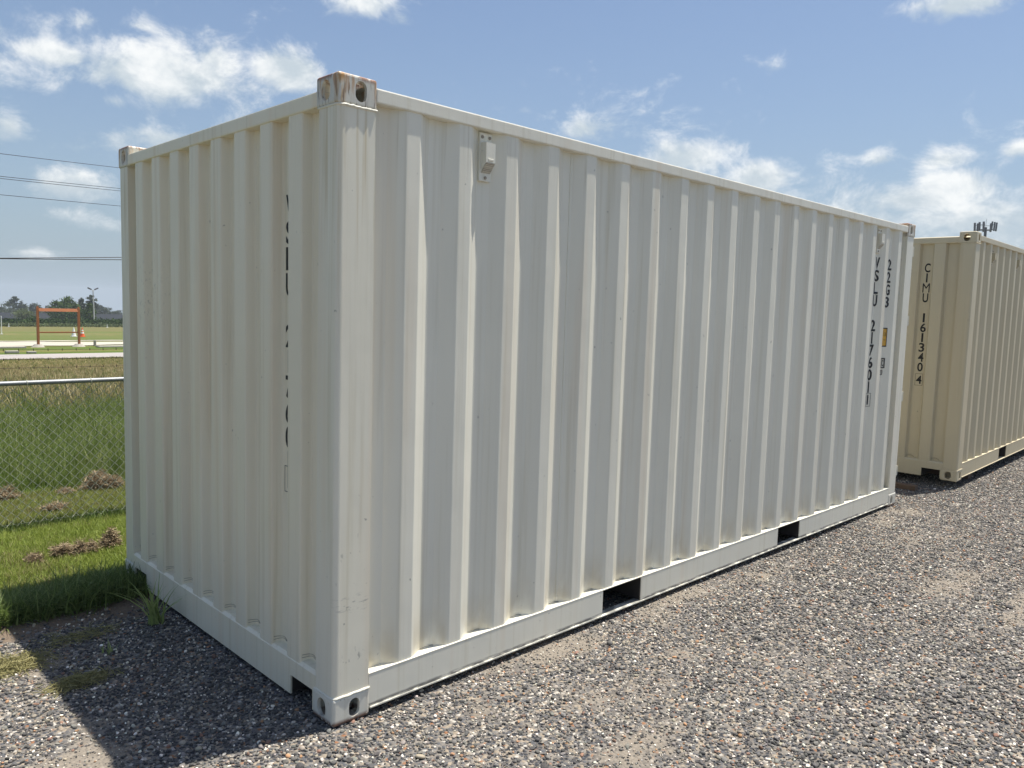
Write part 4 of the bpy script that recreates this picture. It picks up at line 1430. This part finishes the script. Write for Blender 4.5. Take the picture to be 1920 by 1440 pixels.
hay(-.34, 3.03, .045, .04, .045, 300, 1, 'smallest clump of dry mown grass, leftmost on the sunny lawn')
hay(-.17, 3.06, .065, .045, .085, 700, 2, 'dark-bottomed clump of dry mown grass in the middle of the lawn')
hay(-.075, 3.03, .035, .045, .075, 380, 3, 'ragged clump of dry grass just right of the dark-bottomed one')
hay(.005, 3.04, .025, .03, .065, 220, 4, 'small clump of dry grass between two larger ones')
hay(.135, 3.08, .06, .06, .10, 900, 5, 'dry grass clump on the lawn against the container edge')
hay(.68, 5.02, .19, .12, .13, 1900, 6, 'largest heap of dry mown grass behind the wire fence')
hay(-.10, 5.06, .13, .10, .09, 900, 7, 'heap of dry mown grass behind the fence at the left edge')
hay(.13, 4.40, .09, .06, .04, 400, 8, 'thin scrap of dry grass just behind the wire fence')
hay(.37, 4.98, .08, .06, .03, 160, 9, 'thin wisp of dry grass between the two heaps behind the fence')

# dry creeping grass at the sunny corner of the gravel
r = np.random.default_rng(77)
V = []
for (cx, cy, a_, b_, n_) in ((-.82, 1.47, .17, .13, 1500), (-.62, 1.10, .13, .06, 800), (-.47, 1.62, .20, .08, 350)):
    for _ in range(n_):
        x_ = cx + r.normal() * a_ * .5; y_ = cy + r.normal() * b_ * .5
        c = np.array([x_, y_, float(gz(np.array(x_), np.array(y_))) + .004 + abs(r.normal()) * .012])
        d_ = r.normal(size=3) * np.array([1, 1, .35]); d_ /= np.linalg.norm(d_); e_ = np.cross(d_, r.normal(size=3)); e_ /= np.linalg.norm(e_)
        ln = r.uniform(.010, .032); w_ = r.uniform(.0008, .0018)
        V += [c - d_ * ln - e_ * w_, c - d_ * ln + e_ * w_, c + d_ * ln + e_ * w_, c + d_ * ln - e_ * w_]
V = np.array(V)
o = np_mesh('creeping_grass', V, np.arange(len(V)).reshape(-1, 4), drygrass_m)
tag(o, 'dry creeping grass spreading over the gravel corner', kind='stuff')

# long drooping grass fringe at the lawn edge in the container's shade
fringe = [tuft_obj(400 + k, 14, .19, .04, .0085, 1.25, seg=4) for k in range(4)]
fr_c = lib('fringe_shapes', fringe)
r = np.random.default_rng(78)
n = 1300
x_ = r.uniform(-1.6, .02, n)
e_ = 2.10 + .20 * (fbm(x_ * 1.6, x_ * 0 + 4, 9) - .5)
y_ = e_ + np.abs(r.normal(0, .13, n)) - .09 - .10 * (fbm(x_ * 2.3, x_ * 0 + 8, 33) - .4)
P = np.stack([x_, y_, np.full(n, -.03)], -1)
dk = np.array((.10, .15, .036)); lt_ = np.array((.32, .38, .13))
mixv = r.random((n, 1)) ** 2
scatter('edge_grass', P, np.stack([r.normal(0, .2, n), r.normal(0, .2, n), r.uniform(0, 6.28, n)], -1), np.repeat(r.uniform(.45, 1.05, (n, 1)), 3, 1), r.integers(0, 4, n), dk * (1 - mixv) + lt_ * mixv, fr_c, 'long drooping grass along the lawn edge by the gravel')

# ------------------------------------------------------------------ air
mh = bpy.data.materials.new('air_haze'); mh.use_nodes = True
th = NT(mh.node_tree); th.n.clear()
pv = th.node('ShaderNodeVolumePrincipled'); pv.inputs['Color'].default_value = (.80, .88, .96, 1); pv.inputs['Density'].default_value = 0.00045; pv.inputs['Anisotropy'].default_value = 0.2
om = th.node('ShaderNodeOutputMaterial'); th.l.new(pv.outputs[0], om.inputs['Volume'])
mb = MB(); mb.box(-1600, 1900, -1600, 2600, -58, 30); hz_o = mb.build('haze', mh); tag(hz_o, kind='stuff')

GROUPS = {'shipping container': 'shipping containers parked in a row', 'tree': 'trees along the far edge of the field', 'hay clump': 'clumps of dry mown grass', 'wire': 'overhead wires at upper left',
          'marker post': 'white marker posts in the field', 'cone': 'cones in the field', 'slab': 'pale slabs on the road verge', 'timber': 'timbers by the tan container', 'fence': 'wire fences', 'grass tuft': 'weeds in the gravel'}
for o in scene.objects:
    if not o.parent and o.get('category') in GROUPS and 'group' not in o:
        o['group'] = GROUPS[o['category']]
